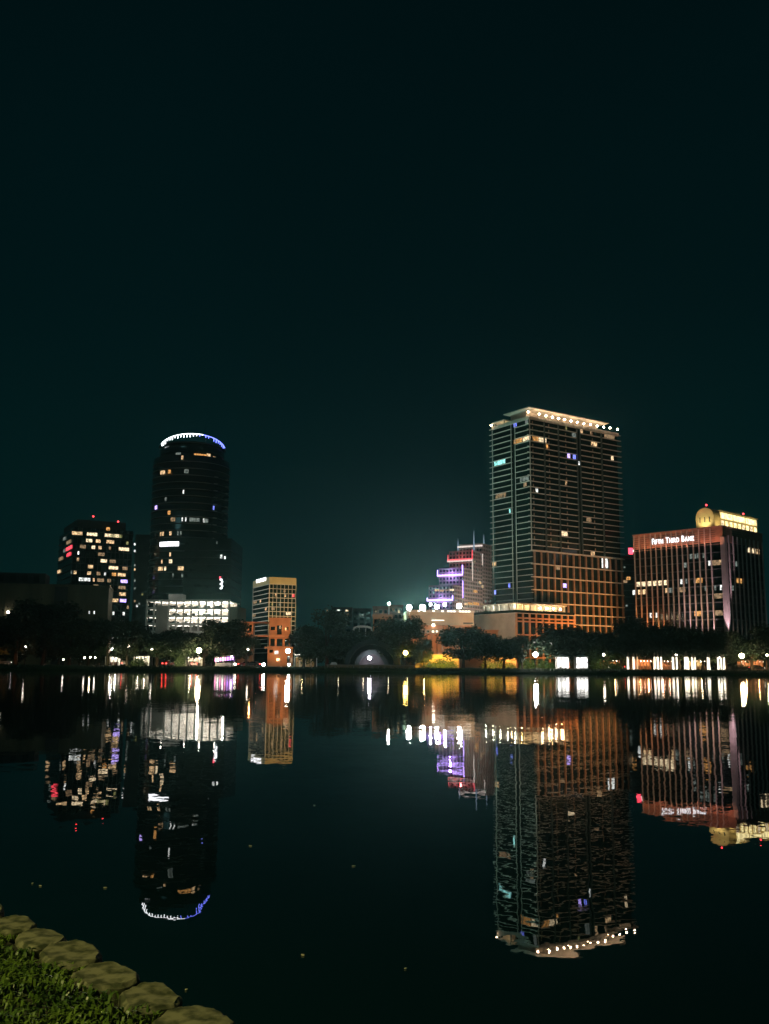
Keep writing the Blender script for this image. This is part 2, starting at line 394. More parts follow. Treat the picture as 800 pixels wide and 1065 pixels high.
# street lamp on the path behind the viewer lights the near bank
light('POINT', (-5.6, .9, 4.6), (1, .87, .30), 1450, radius=.12)

# ------------------------------------------------------------------ trees
def crown_mesh(name, seed, flat=1.0, n=6000, m='leaf', lobes=16):
    rnd = random.Random(seed); mb = MB(); L = []
    for k in range(lobes):
        t = rnd.uniform(0, 2 * PI); r = math.sqrt(rnd.random()) * .37; z = rnd.uniform(.12, .82)
        r *= math.sin(PI * min(.96, max(.12, z * .85 + .1))) ** .6
        L.append((Vector((r * math.cos(t), r * math.sin(t), z)), rnd.uniform(.11, .19)))
    for k in range(n):
        c, q = L[rnd.randrange(lobes)]
        if k % 12 == 0: q *= 1.35
        d = Vector((rnd.gauss(0, 1), rnd.gauss(0, 1), rnd.gauss(0, 1))).normalized()
        p = c + d * q * (rnd.random() ** .35) * (1 + .35 * noise.noise(d * 2.5 + c * 7))
        p.z = max(.0, p.z)
        leaf_quad(mb, p, rnd.uniform(.018, .036))
    me = bpy.data.meshes.new(name); me.from_pydata(mb.v, [], mb.f); me.materials.append(M[m]); return me
def trunk_mesh(name, seed):
    rnd = random.Random(seed); mb = MB()
    top = .62
    mb.tube([(0, 0, -.03), (0, 0, .06), (rnd.uniform(-.02, .02), 0, .3), (rnd.uniform(-.04, .04), rnd.uniform(-.03, .03), top)], [.052, .036, .028, .012], 8)
    for k in range(5):
        t = rnd.uniform(0, 2 * PI); z = rnd.uniform(.2, .42); r = rnd.uniform(.2, .36)
        mb.tube([(0, 0, z), (r * .45 * math.cos(t), r * .45 * math.sin(t), z + .12), (r * math.cos(t), r * math.sin(t), z + .3)], [.018, .012, .005], 6)
    me = bpy.data.meshes.new(name); me.from_pydata(mb.v, [], mb.f); me.materials.append(M['bark'])
    me.polygons.foreach_set('use_smooth', [True] * len(me.polygons)); return me
CROWNS = [crown_mesh('crown', 100 + k, m=['leaf', 'leaf_b'][k % 2], lobes=18 + 2 * k) for k in range(6)]
TRUNKS = [trunk_mesh('trunk', 200 + k) for k in range(4)]
def tree(px, ytop, wpx, D, label, group='trees along the far shore', dz=0.18, lift=.17):
    x = gx(px, D); z = at(px, ytop, D).z - GZ; wd = wpx / FPX * D * 1.38
    t = thing('shade_tree', label, 'tree', (x, D, GZ), random.uniform(0, 2 * PI), group)
    c = bpy.data.objects.new('crown', random.choice(CROWNS)); COL.objects.link(c); c.parent = t
    cz = max(.5, z * (1 - lift)); c.location = (0, 0, z - cz); c.scale = (wd, wd, cz * 1.04)
    k = bpy.data.objects.new('trunk', random.choice(TRUNKS)); COL.objects.link(k); k.parent = t
    k.scale = (min(wd, z * 1.0), min(wd, z * 1.0), z)
    return t
TREES = [
    (-14, 640, 60, 262, 'dark tree cut off by the left edge of the picture'),
    (16, 634, 40, 268, 'dark tree left of the big round one, before the beige block'),
    (45, 623, 64, 285, 'big round dark tree in front of the long beige block'),
    (72, 642, 40, 274, 'low dark tree right of the big round one'),
    (92, 645, 36, 280, 'dark tree beneath the right end of the beige block'),
    (112, 641, 34, 276, 'tree below the purple windows of the dark tower'),
    (132, 645, 32, 282, 'tree above the cluster of white lamps'),
    (163, 645, 44, 284, 'broad tree before the left half of the white garage'),
    (188, 652, 34, 280, 'tree below the middle of the white garage'),
    (212, 655, 30, 290, 'tree behind the warm lamp under the garage'),
    (233, 643, 46, 284, 'tall tree hiding the right end of the white garage'),
    (256, 660, 26, 280, 'small tree left of the terracotta block'),
    (316, 645, 30, 296, 'tree right of the terracotta block and above the lit shelter'),
    (340, 634, 50, 296, 'large spreading tree left of the band shell'),
    (366, 655, 34, 304, 'tree above the top of the band shell'),
    (393, 655, 34, 306, 'tree behind the right side of the band shell'),
    (415, 641, 46, 290, 'tall dark tree beneath the flaring roof lights'),
    (441, 664, 20, 300, 'thin tree left of the arcade of the garage'),
    (482, 650, 46, 280, 'bushy rounded tree before the orange garage'),
    (505, 660, 34, 284, 'lower tree right of the bushy rounded one by the garage'),
    (524, 657, 36, 280, 'tree before the plain pale wall of the podium'),
    (543, 656, 16, 276, 'slim upright tree beside the white lamp below the podium'),
    (584, 643, 58, 280, 'widest dark tree, in front of the orange lit tower base'),
    (612, 652, 36, 290, 'tree right of the two glowing white kiosks'),
    (631, 656, 34, 284, 'tree in front of the right foot of the tall tower'),
    (657, 640, 36, 284, 'tall tree in the gap between the tower and the office block'),
    (684, 648, 34, 280, 'tree before the orange left end of the office block'),
    (707, 651, 34, 284, 'tree under the second half of the lit office sign'),
    (731, 653, 34, 280, 'tree left of the wide lilac corner pilaster'),
    (755, 656, 34, 286, 'tree at the foot of the wide lilac corner pilaster'),
    (782, 650, 38, 282, 'tree above the warm lamp at the right'),
    (808, 648, 44, 280, 'dark tree cut off by the right edge of the picture'),
]
for a_ in TREES: tree(*a_)
for a_ in [(2, 652, 44, 300, 'low tree behind the far left trees, below the beige block'), (61, 655, 40, 304, 'low tree behind the right flank of the big round one'),
           (83, 656, 36, 306, 'low background tree left of the tree beneath the end of the beige block'), (103, 655, 36, 304, 'background tree between the two trees below the purple windows'),
           (122, 656, 34, 308, 'background tree directly above the left lamp of the white cluster'), (147, 658, 34, 306, 'background tree under the left corner of the white garage'),
           (176, 659, 36, 308, 'background tree between the broad tree and the middle of the garage'), (200, 664, 30, 306, 'background tree just above the warm lamp under the garage'),
           (222, 660, 34, 308, 'background tree left of the tall tree at the right end of the garage'), (328, 656, 36, 312, 'background tree right of the lit shelter roof'),
           (352, 662, 30, 316, 'background tree touching the left shoulder of the band shell'), (378, 664, 30, 316, 'background tree right behind the crest of the band shell'),
           (404, 658, 30, 314, 'background tree left of the tall dark tree at the band shell'), (430, 668, 22, 308, 'small background tree behind the yellow lamp'),
           (600, 660, 40, 306, 'background tree above the gap between the two white kiosks'), (644, 662, 34, 304, 'background tree at the right foot of the tall tower'),
           (670, 660, 36, 306, 'background tree above the first glowing trunks'), (696, 664, 36, 308, 'background tree above the pair after the glowing trio'),
           (719, 664, 36, 306, 'background tree above the thickest glowing trunk'), (744, 664, 36, 308, 'background tree above the last glowing trio'),
           (768, 660, 36, 306, 'background tree behind the warm haloed lamp'), (794, 660, 36, 304, 'background tree between the warm lamp and the right edge')]:
    tree(*a_, lift=.06)

# shrubs
SHR = []
for k in range(3):
    mb = MB(); rnd = random.Random(50 + k)
    for q in range(900):
        d = Vector((rnd.gauss(0, 1), rnd.gauss(0, 1), abs(rnd.gauss(0, 1)))).normalized()
        p = d * (rnd.random() ** .4) * .5 * (1 + .4 * noise.noise(d * 3 + Vector((k, 0, 0)))); p.z *= 1.7
        leaf_quad(mb, p, rnd.uniform(.035, .07))
    me = bpy.data.meshes.new('shrub'); me.from_pydata(mb.v, [], mb.f); me.materials.append(M['shrub']); SHR.append(me)
def shrub(px, D, wd, h, label):
    o = bpy.data.objects.new('shrub', random.choice(SHR)); COL.objects.link(o)
    o.location = (gx(px, D), D, GZ - .05); o.scale = (wd, wd, h); o.rotation_euler.z = random.uniform(0, 6)
    return tag(o, label, 'shrub', 'shrubs lit by the park lamps')
for px, D, wd, h, lb in [
    (145, 275, 5, 3, 'lit shrub below the left corner of the white garage'), (187, 274, 3, 3.4, 'yellow-green shrub left of the warm lamp under the garage'),
    (447, 300, 5, 2.4, 'yellow-lit shrub left of the bushy rounded tree'), (458, 302, 5, 3.2, 'tall yellow-lit shrub by the trunk of the bushy rounded tree'),
    (468, 300, 5, 2.6, 'yellow-lit shrub under the bushy rounded tree'), (508, 300, 5, 3.0, 'orange-lit shrub left of the small white lamp'),
    (519, 302, 5, 3.6, 'orange-lit shrub beneath the small white lamp'), (530, 300, 4, 2.2, 'orange-lit shrub right of the small white lamp'),
    (549, 284, 5, 3.6, 'bright yellow-green shrub left of the white lamp below the podium'), (565, 286, 5, 3.4, 'yellow-green shrub right of the white lamp below the podium'),
    (573, 284, 3, 2.4, 'small green shrub left of the white kiosks'), (620, 282, 5, 3.2, 'green-lit shrub right of the white kiosks'),
    (632, 284, 4, 4.2, 'tall green-lit shrub with a lamp in it, below the tower'), (641, 284, 4, 2.6, 'low shrub left of the wrapped trunks'),
    (768, 268, 4, 2.2, 'pale flecked shrub below the warm lamp at the right'), (776, 268, 3, 1.7, 'low shrub right of the warm lamp at the right')]:
    shrub(px, D, wd, h, lb)

# ------------------------------------------------------------------ street lamps
def lamp_proto(kind, r=.42, h=4.6):
    t = thing('street_lamp', 'lamp', 'street lamp', (0, 0, 0))
    MB().lathe([(.2, 0), (.2, .25), (.11, .4), (.075, .6), (.055, h - .35), (.1, h - .3), (.12, h - .2)], 10).build('post', 'dark_metal', t)
    MB().ball((0, 0, h), r, 12, 8).build('globe', kind, t, True)
    MB().lathe([(.25 * r / .42, 0), (.12, .1), (.02, .22)], 10, (0, 0, h + r * .93)).build('cap', 'dark_metal', t)
    return t
PROTO = {}
def lamp(px, py, D, kind, label, r=.42, fixed=None):
    r *= .72
    p = at(px, py, D); h = max(.6, p.z - GZ)
    key = (kind, r, round(h * 2))
    if key not in PROTO: t = PROTO[key] = lamp_proto(kind, r, h)
    else: t = copy_tree(PROTO[key])
    t.location = (p.x, D, GZ); t['label'] = label; t['group'] = 'lamps along the far shore'
    return t
for a_ in [
    (207, 676.5, 276, 'lamp_warm', 'brightest warm globe lamp under the trees before the white garage', .92),
    (299.5, 677, 300, 'lamp_white', 'glaring white globe lamp against the terracotta block', .92),
    (274, 692.3, 270, 'lamp_white', 'low white lamp at the bank left of the terracotta block', .5),
    (300.5, 692.8, 270, 'lamp_white', 'low white lamp at the bank below the terracotta block', .45),
    (422, 679, 284, 'lamp_yellow', 'yellow globe lamp right of the band shell', .92),
    (557, 680.8, 275, 'lamp_white', 'glaring white lamp below the podium, beside the yellow-green shrubs', .92),
    (517.6, 681.6, 298, 'lamp_warm', 'small lamp above the orange-lit shrubs', .42),
    (628, 681, 280, 'lamp_small', 'small pale lamp in the green-lit shrubs below the tower', .5),
    (771.6, 682, 274, 'lamp_warm', 'warm haloed lamp under the trees at the right', .92),
    (116, 674.5, 276, 'lamp_white', 'largest white lamp of the cluster below the dark tower', .5),
    (122.5, 673.2, 280, 'lamp_small', 'small white lamp just right of the largest in the cluster', .5),
    (126.8, 672, 280, 'lamp_small', 'upper small white lamp in the middle of the cluster', .5),
    (133.5, 671.8, 282, 'lamp_small', 'left one of the pair of white lamps ending the cluster', .55),
    (138, 671.2, 284, 'lamp_small', 'right one of the pair of white lamps ending the cluster', .6),
    (135, 675.5, 282, 'lamp_small', 'dimmer white lamp just below the pair ending the cluster', .4),
    (26.5, 673, 270, 'lamp_small', 'single white lamp in the dark trees at the left', .4),
    (258, 675.5, 276, 'lamp_small', 'tiny white lamp left of the terracotta block', .35),
    (178, 677.5, 280, 'lamp_small', 'tiny white lamp under the garage, left of the warm globe', .35),
    (158, 675.5, 280, 'lamp_small', 'tiny white lamp under the left part of the garage', .4),
    (241, 683, 276, 'lamp_small', 'small lamp beside the pink and purple stall', .35),
    (244.5, 692.4, 268, 'lamp_small', 'low pale lamp at the bank right of the pink and purple stall', .45),
    (66, 686, 262, 'lamp_small', 'leftmost of the little lights at the dark bank', .28),
    (88, 684, 264, 'lamp_small', 'second of the little lights at the dark bank', .3),
    (94, 683.5, 264, 'lamp_warm', 'third, warmer, of the little lights at the dark bank', .22),
    (99, 684.5, 264, 'lamp_small', 'last of the little lights at the dark bank', .3),
    (703.5, 681, 278, 'lamp_small', 'small lamp among the wrapped trunks', .45),
    (749, 684, 278, 'lamp_small', 'small lamp right of the last wrapped trunk pair', .4),
    (798, 681.5, 276, 'lamp_warm', 'warm lamp at the right edge of the picture', .35),
]: lamp(*a_)

# ------------------------------------------------------------------ 1 long beige block, far left
B = Bld('low_office_block', 'long low beige block lit dimly, behind the trees at the far left', 'building', 113.5, 612, 430, 12)
l0 = B.R(-45, 612)[0]; h = B.L(113.5, 611)[1]
B2 = MB()
x0 = -95.0
B2.box(x0, 0, 0, 26, 0, h); B2.build('wall', 'dim_beige', B.root)
MB().box(x0 - .3, .3, -.3, 26.3, h, h + .9).build('parapet', 'dim_beige', B.root)
mb = MB()
for k in range(14): mb.box(-4 - k * 6.6, -3.6 - k * 6.6, -.35, 0, 0, h - .1)
mb.build('pilaster', 'dim_beige', B.root)
MB().box(-23, -17.5, -.5, -.002, 0, h - .2).build('stair_recess', 'dark_wall', B.root)
MB().box(-62, -28, 5, 20, h + .9, h + 6).build('plant_room', 'dark_wall', B.root)
mb = MB()
for k in range(6): mb.box(-58 + k * 5, -55.4 + k * 5, 4.7, 5 - .01, h + 2, h + 5)
mb.build('louvre', 'dark_metal', B.root)
for px in (93, 98): B.win('R', px, 637, 1.3, 'w_white', hpx=3)
light('SPOT', B.world(-30, -40, 4), (.85, .85, .42), 1500, B.world(-42, 0, 18), 120, .9, 1)
light('SPOT', B.world(-6, -22, 3), (.9, .85, .42), 500, B.world(-6, 0, 18), 90, .9, 1)
# far high lamp at left
t = thing('roof_lamp', 'white floodlight low on the beige block at the far left edge', 'floodlight', B.world(B.R(9, 637)[0], -1.0, B.R(9, 637)[1] - .6), B.th)
MB().box(-.5, .5, -.25, .25, .25, 1.1).build('head', 'lamp_small', t); MB().box(-.12, .12, -.1, .9, -.2, .24).build('bracket', 'dark_metal', t)

# ------------------------------------------------------------------ 2 dark apartment tower with many lit windows
B = Bld('apartment_tower', 'dark square tower dotted with warm lit windows and two red beacons', 'building', 74, 600, 560, 28)
xe = B.R(136, 600)[0]; ye = B.L(59.5, 600)[0]; h = B.R(100, 541)[1]; fh = 3.85; z0 = 1.0
MB().box(0, xe, 0, ye, 0, h - 5).build('glass_body', 'glass', B.root)
MB().box(2, xe - 4, 2, ye - 2, h - 5, h).build('penthouse', 'dark_wall', B.root)
mb = MB(); nf = int((h - 5) / fh)
for k in range(nf + 1):
    z = z0 + k * fh; mb.box(-.35, xe + .35, -.35, ye + .35, z - .45, z)
mb.build('floor_bands', 'dark_wall', B.root)
mb = MB()
for k in range(15): mb.box(k * xe / 14 - .2, k * xe / 14 + .2, -.25, -.005, 0, h - 5)
mb.build('mullions', 'dark_wall', B.root)
def cx(X): return 40 + X / 5.608
def cy(Y): return 520 + Y / 5.608
for X, Y, w_, m_ in [(225, 210, 60, 'w_warm'), (312, 215, 60, 'w_bright'), (428, 225, 85, 'w_bright'), (405, 188, 20, 'w_amber'), (455, 192, 70, 'w_lime'), (295, 250, 35, 'w_bright'),
    (348, 252, 26, 'w_warm'), (418, 262, 45, 'w_warm'), (258, 288, 34, 'w_dim'), (320, 290, 20, 'w_bright'), (358, 295, 18, 'w_warm'), (415, 298, 12, 'w_dim'),
    (498, 303, 60, 'w_bright'), (517, 270, 14, 'w_lime'), (232, 322, 9, 'w_white'), (230, 358, 12, 'w_warm'), (365, 330, 38, 'w_dim'), (380, 370, 38, 'w_bright'),
    (432, 370, 35, 'w_dim'), (437, 405, 54, 'w_bright'), (505, 390, 30, 'w_dim'), (303, 400, 28, 'w_warm'), (213, 436, 16, 'w_warm'), (192, 436, 8, 'w_pale'), (295, 437, 22, 'w_warm'),
    (350, 442, 22, 'w_dim'), (388, 442, 10, 'w_white'), (440, 443, 25, 'w_amber'), (485, 443, 45, 'w_warm'), (500, 467, 40, 'w_purple'), (268, 482, 66, 'w_white'),
    (322, 478, 10, 'w_warm'), (362, 478, 40, 'w_dim'), (412, 480, 20, 'w_dim'), (335, 510, 30, 'w_warm'), (415, 517, 12, 'w_warm'), (487, 520, 40, 'w_dim'),
    (490, 553, 40, 'w_warm'), (440, 592, 50, 'w_warm'), (493, 597, 36, 'w_purple'), (437, 668, 10, 'w_white'), (497, 668, 12, 'w_white'), (520, 640, 12, 'w_dim')]:
    B.win('R', cx(X), cy(Y), w_ / 5.608, m_, fh, z0, off=-.3, hfrac=.5)
for X, Y, w_, m_ in [(178, 283, 34, 'w_red'), (175, 325, 20, 'w_red'), (175, 250, 24, 'w_dim'), (130, 332, 20, 'w_dim'), (118, 410, 14, 'w_warm'), (150, 225, 12, 'w_pale'), (150, 300, 10, 'w_pale')]:
    B.win('L', cx(X), cy(Y), w_ / 5.608, m_, fh, z0, off=-.3, hfrac=.5)
for X, Y in ((320, 96), (465, 126)):
    x, z = B.R(cx(X), cy(Y), 4)
    MB().tube([(x, 4, h if X < 400 else h - 5), (x, 4, z - .3)], .15, 6).build('beacon_mast', 'dark_metal', B.root)
    MB().ball((x, 4, z), .5, 8, 6).build('beacon', 'beacon', B.root, True)

# ------------------------------------------------------------------ 3 narrow dark slab beside it
B = Bld('slab_block', 'narrow unlit slab with a column of tiny lights, left of the round tower', 'building', 139, 600, 620, 10)
xe = B.R(158, 600)[0]; h = B.R(148, 556)[1]
MB().box(0, xe, 0, 18, 0, h).build('wall', 'dark_wall', B.root)
mb = MB()
for k in range(int(h / 3.6)): mb.box(-.2, xe + .2, -.25, 18.2, k * 3.6 + 3, k * 3.6 + 3.3)
mb.build('floor_bands', 'dark_wall', B.root)
for X, Y, m_ in [(558, 258, 'w_white'), (558, 297, 'w_white'), (550, 380, 'w_pale'), (550, 405, 'w_warm'), (545, 470, 'w_pale'), (545, 515, 'w_pale'), (548, 590, 'w_dim'), (575, 618, 'w_white'), (588, 605, 'w_pale'), (607, 550, 'w_lime')]:
    B.win('R', max(140.2, cx(X)), cy(Y), 1.6, m_, hpx=2.2, proud=.4)

# ------------------------------------------------------------------ 4 round tower
D4 = 585.0
c4 = at(199, 500, D4); RT = 23.2
T4 = thing('round_tower', 'tall dark rounded glass tower crowned by a white and blue light arc', 'building', (c4.x, D4, GZ), 0)
def cyl_px(px, py, r):     # local angle and z of the point of a vertical cylinder seen at a pixel
    d = ray(px, py); dx, dy = d.x / d.y, 1.0
    A = dx * dx + 1; Bq = -2 * (dx * c4.x + D4); Cq = c4.x ** 2 + D4 ** 2 - r * r
    q = Bq * Bq - 4 * A * Cq
    if q < 0: return None
    Y = (-Bq - math.sqrt(q)) / (2 * A)
    return math.atan2(Y - D4, dx * Y - c4.x), EYE + d.z / d.y * Y - GZ
RC = 20.6
h4 = cyl_px(202, 450.5, RC)[1]; hb = cyl_px(200, 473, RT)[1]
def ring(mb, r0, r1, z0, z1, a0=0, a1=2 * PI, n=72):
    i0 = len(mb.v); full = abs(a1 - a0 - 2 * PI) < 1e-6
    for k in range(n + 1):
        t = a0 + (a1 - a0) * k / n; c, s_ = math.cos(t), math.sin(t)
        mb.v += [(r0 * c, r0 * s_, z0), (r1 * c, r1 * s_, z0), (r1 * c, r1 * s_, z1), (r0 * c, r0 * s_, z1)]
    for k in range(n):
        b_ = i0 + k * 4
        for j in range(4): mb.f.append((b_ + j, b_ + (j + 1) % 4, b_ + 4 + (j + 1) % 4, b_ + 4 + j))
    if not full: mb.f += [(i0, i0 + 3, i0 + 2, i0 + 1), (i0 + n * 4, i0 + n * 4 + 1, i0 + n * 4 + 2, i0 + n * 4 + 3)]
    return mb
MB().lathe([(RT, 0), (RT, hb)], 72).build('glass_shaft', 'tower_glass', T4, True)
MB().lathe([(RC - .9, hb - .5), (RC - .9, h4 - 4.8)], 72).build('glass_drum', 'tower_glass', T4, True)
f4 = 4.15
M['rim'+'band'] = mat('slab_rim', (.10, .13, .13), .6, noise_amt=.4, nscale=.2)
for k in range(1, int(hb / f4) + 1): ring(MB(), RT - .5, RT + .38, k * f4 - .22, k * f4 + .14).build('floor_rim', 'rimband', T4)
ring(MB(), RC - 1.4, RC - .1, h4 - 5.6, h4 - 5.0).build('crown_ring', 'dark_metal', T4)
mb = MB()
for k in range(24): mb.box(-.2, .2, -.2, .2, 0, 0) if False else None
aL = cyl_px(168, 461, RC); aR = cyl_px(234.5, 461, RC)
a_l = aL[0] if aL else -PI + .1; a_r = aR[0] if aR else -.1
if a_l > 0: a_l -= 2 * PI
a_l = max(a_l, -PI + .12); a_r = min(a_r, -.12)
a_m = a_l + (a_r - a_l) * .60
def cz(t): return h4 - .6 - 4.6 * (abs((t - (a_l + a_r) / 2) / ((a_r - a_l) / 2)) ** 2)
def crown(a0, a1, n, th, m_):
    mb = MB()
    for k in range(n + 1):
        t = a0 + (a1 - a0) * k / n; c, q = math.cos(t), math.sin(t)
        mb.v += [((RC - .05) * c, (RC - .05) * q, cz(t)), ((RC + .2) * c, (RC + .2) * q, cz(t)), ((RC + .2) * c, (RC + .2) * q, cz(t) + th), ((RC - .05) * c, (RC - .05) * q, cz(t) + th)]
    for k in range(n):
        for j in range(4): mb.f.append((k * 4 + j, k * 4 + (j + 1) % 4, k * 4 + 4 + (j + 1) % 4, k * 4 + 4 + j))
    mb.build('crown_light', m_, T4)
crown(a_l, a_m, 40, .42, 'neon_white'); crown(a_m, a_r, 30, .40, 'neon_blue')
mb1, mb2 = MB(), MB()
for k in range(26):
    t = a_l + (a_r - a_l) * (k + .5) / 26; q = (RC * math.cos(t), RC * math.sin(t))
    if random.random() < .12: continue
    hh = random.uniform(.9, 2.3)
    MB().box(q[0] - .2, q[0] + .2, q[1] - .2, q[1] + .26, cz(t) - hh, cz(t) - .02).build('crown_drop_light', 'neon_white' if t < a_m - .12 else 'neon_blue', T4)
MB().tube([(9, -5, h4 - 2), (9, -5, h4 + 9)], [.25, .06], 6).build('antenna', 'dark_metal', T4)
# two stacks of balconies
mb = MB()
for k in range(6, int(hb / f4) - 1):
    for px in (221.5, 232.8):
        a_ = cyl_px(px, 560, RT)
        if not a_: continue
        ring(mb, RT + .3, RT + 1.7, k * f4 - .1, k * f4 + .25, a_[0] - .05, a_[0] + .05, 4)
mb.build('balcony_stack', 'concrete', T4)
def twin(X, Y, w_, m_, y0=440, tall=1.0):
    px, py = 140 + X / 6.667, y0 + Y / 6.667; wp = w_ / 6.667
    a0 = cyl_px(px - wp / 2, py, RT + .05); a1 = cyl_px(px + wp / 2, py, RT + .05)
    if not a0 or not a1: return
    k = math.floor(a0[1] / f4); z = k * f4 + 1.0
    if a0[1] > hb: z = a0[1] - 1.2; r_ = RC - .9
    else: r_ = RT
    ring(MB(), r_ - .3, r_ + .12, z, z + 2.3 * tall, a0[0], a1[0], max(2, int(w_ / 12))).build('window', m_, T4)
for a_ in [(470, 214, 110, 'w_amber'), (535, 216, 30, 'w_warm'), (580, 235, 18, 'w_dim'), (330, 262, 14, 'w_warm'), (195, 340, 30, 'w_warm'), (240, 358, 18, 'w_amber'), (338, 495, 9, 'w_white'),
    (148, 598, 14, 'w_purple'), (240, 602, 18, 'w_amber'), (548, 592, 9, 'w_blue'), (265, 688, 30, 'w_dim'), (330, 685, 8, 'w_white'), (415, 692, 70, 'w_pale'), (355, 672, 8, 'w_white'),
    (480, 672, 10, 'w_white'), (495, 690, 30, 'w_pale'), (250, 750, 14, 'w_warm'), (182, 748, 8, 'w_warm'), (195, 785, 12, 'w_warm'), (320, 772, 10, 'w_pale'), (300, 785, 10, 'w_pale'),
    (572, 830, 8, 'w_pale'), (285, 210, 40, 'w_pale'), (360, 330, 30, 'w_pale'), (215, 548, 12, 'w_pale')]: twin(*a_)
for a_ in [(190, 150, 8, 'w_warm'), (250, 150, 22, 'w_bright'), (180, 205, 32, 'w_warm'), (212, 205, 12, 'w_bright'), (320, 212, 40, 'w_warm'), (265, 270, 10, 'w_pale'), (330, 265, 12, 'w_pale'),
    (385, 322, 8, 'w_white'), (247, 95, 10, 'w_warm'), (350, 212, 20, 'w_dim')]: twin(*a_, y0=560)
# white sign bar and the lower block at its right
a0 = cyl_px(166.5, 566, RT + .6); a1 = cyl_px(186, 567, RT + .6)
ring(MB(), RT + .5, RT + .9, a0[1] - 1.5, a0[1] + 1.2, a0[0], a1[0], 12).build('sign_bar', 'sign_white', T4)
b0 = at(196, 600, 572); b1 = at(243.5, 600, 572); hz = at(220, 563, 572).z - GZ
MB().box(b0.x - c4.x, b1.x - c4.x, 572 - D4 - 14, 18, 0, hz).build('lower_block', 'tower_glass', T4)
mb = MB()
for k in range(1, int(hz / f4)): mb.box(b0.x - c4.x - .2, b1.x - c4.x + .2, 572 - D4 - 14.25, 18.2, k * f4 - .12, k * f4 + .12)
mb.build('lower_block_bands', 'dark_wall', T4)
def low(px, py, wpx, hpx, m_, name='window'):
    p = at(px, py, 558); s_ = 558 / FPX
    return MB().box(p.x - c4.x - wpx * s_ / 2, p.x - c4.x + wpx * s_ / 2, 572 - D4 - 14.4, 572 - D4 - 14.02, p.z - GZ - hpx * s_ / 2, p.z - GZ + hpx * s_ / 2).build(name, m_, T4)
low(230.2, 579, 2, 4, 'w_white'); low(234, 580, 1.6, 3, 'w_white'); low(225.8, 564.5, 1, 3, 'w_pale')
for k in range(5): low(230 + (k % 2) * 1.2, 603 + k * 2.2, 2.2 - .6 * (k % 2), 1.5, 'neon_white', 'sign_letters')
low(229, 600.6, 1.6, 2, 'red_sign', 'sign_emblem')

# ------------------------------------------------------------------ 5 white lit parking garage
B = Bld('parking_garage', 'white parking garage with open floors glowing brightly below the round tower', 'building', 152, 650, 470, -5)
xe = B.R(238, 640)[0]; xe2 = B.R(247, 640)[0]; h = B.R(152.5, 622.5)[1]
lev = 3.75
mb = MB()
for k in range(9):
    z = h - 1.1 - k * lev
    if z < 2: break
    MB().box(0, xe, 0, 22, z - .35, z).build('deck', 'white', B.root)
mb = MB()
for k in range(9):
    z = h - 1.1 - k * lev
    if z < 2: break
    mb.box(-.3, xe + .2, -.35, -.003, z - .42, z + .55)
mb.build('parapet_bands', 'white', B.root)
mb = MB()
for k in range(12): MB().box(k * xe / 11 - .38, k * xe / 11 + .38, -.5, .25, 0, h - .5).build('column', 'white', B.root)
mb = MB()
for k in range(1, 4):
    for j in range(20):
        if random.random() < .45: continue
        x = 1.2 + j * (xe - 3) / 20 + random.uniform(-.2, .2); z = h - 1.1 - k * lev; hh_ = random.uniform(1.2, 1.75)
        mb.prism([(x, .6), (x + 1.75, .6), (x + 1.75, 4.6), (x, 4.6)], z, z + hh_ * .6); mb.prism([(x + .15, 1.3), (x + 1.6, 1.3), (x + 1.6, 3.8), (x + .15, 3.8)], z + hh_ * .6, z + hh_)
tag(mb.build('parked_vehicles', 'dark_wall', B.root), kind='stuff')
MB().box(0, xe, 16, 16.4, 0, h - 1.2).build('rear_wall', 'concrete', B.root)
MB().box(xe * .12, xe * .26, -.7, 1, 0, h - lev * .9).build('stair_wall', 'concrete', B.root)
MB().box(xe + .25, xe2, -.2, 18, 0, B.R(243, 631)[1]).build('side_wing', 'beige', B.root)
mb = MB()
for k in range(4):
    z = h - 1.1 - k * lev - .55
    for j in range(14):
        x = (j + .5) * xe / 14
        if random.random() < .25: continue
        mb.box(x - 1.1, x + 1.1, 3, 3.5, z - .18, z); mb.box(x - 1.1, x + 1.1, 10, 10.5, z - .18, z)
mb.build('ceiling_lights', 'tube', B.root)
for k in range(3):
    for fx, pw in ((.08, 500), (.30, 900), (.5, 2200), (.62, 3200), (.78, 2600), (.93, 1500)):
        light('POINT', B.world(xe * fx, 6, h - 3.4 - k * lev), (1, .90, .78), pw * 2.0, radius=.3)
pr = B.R(180, 615)
MB().box(pr[0] - 4, pr[0] + 3, 6, 12, h - 1, h + 2.6).build('stair_head', 'white', B.root)
for f_ in (.22, .5, .68, .86):
    light('POINT', B.world(xe * f_, 2.5, h + 3.5), (1, .9, .8), 120, radius=.3)
light('SPOT', B.world(xe * .6, -30, 6), (1, .86, .72), 7000, B.world(xe * .55, 0, h - 6), 75, .9, 1)

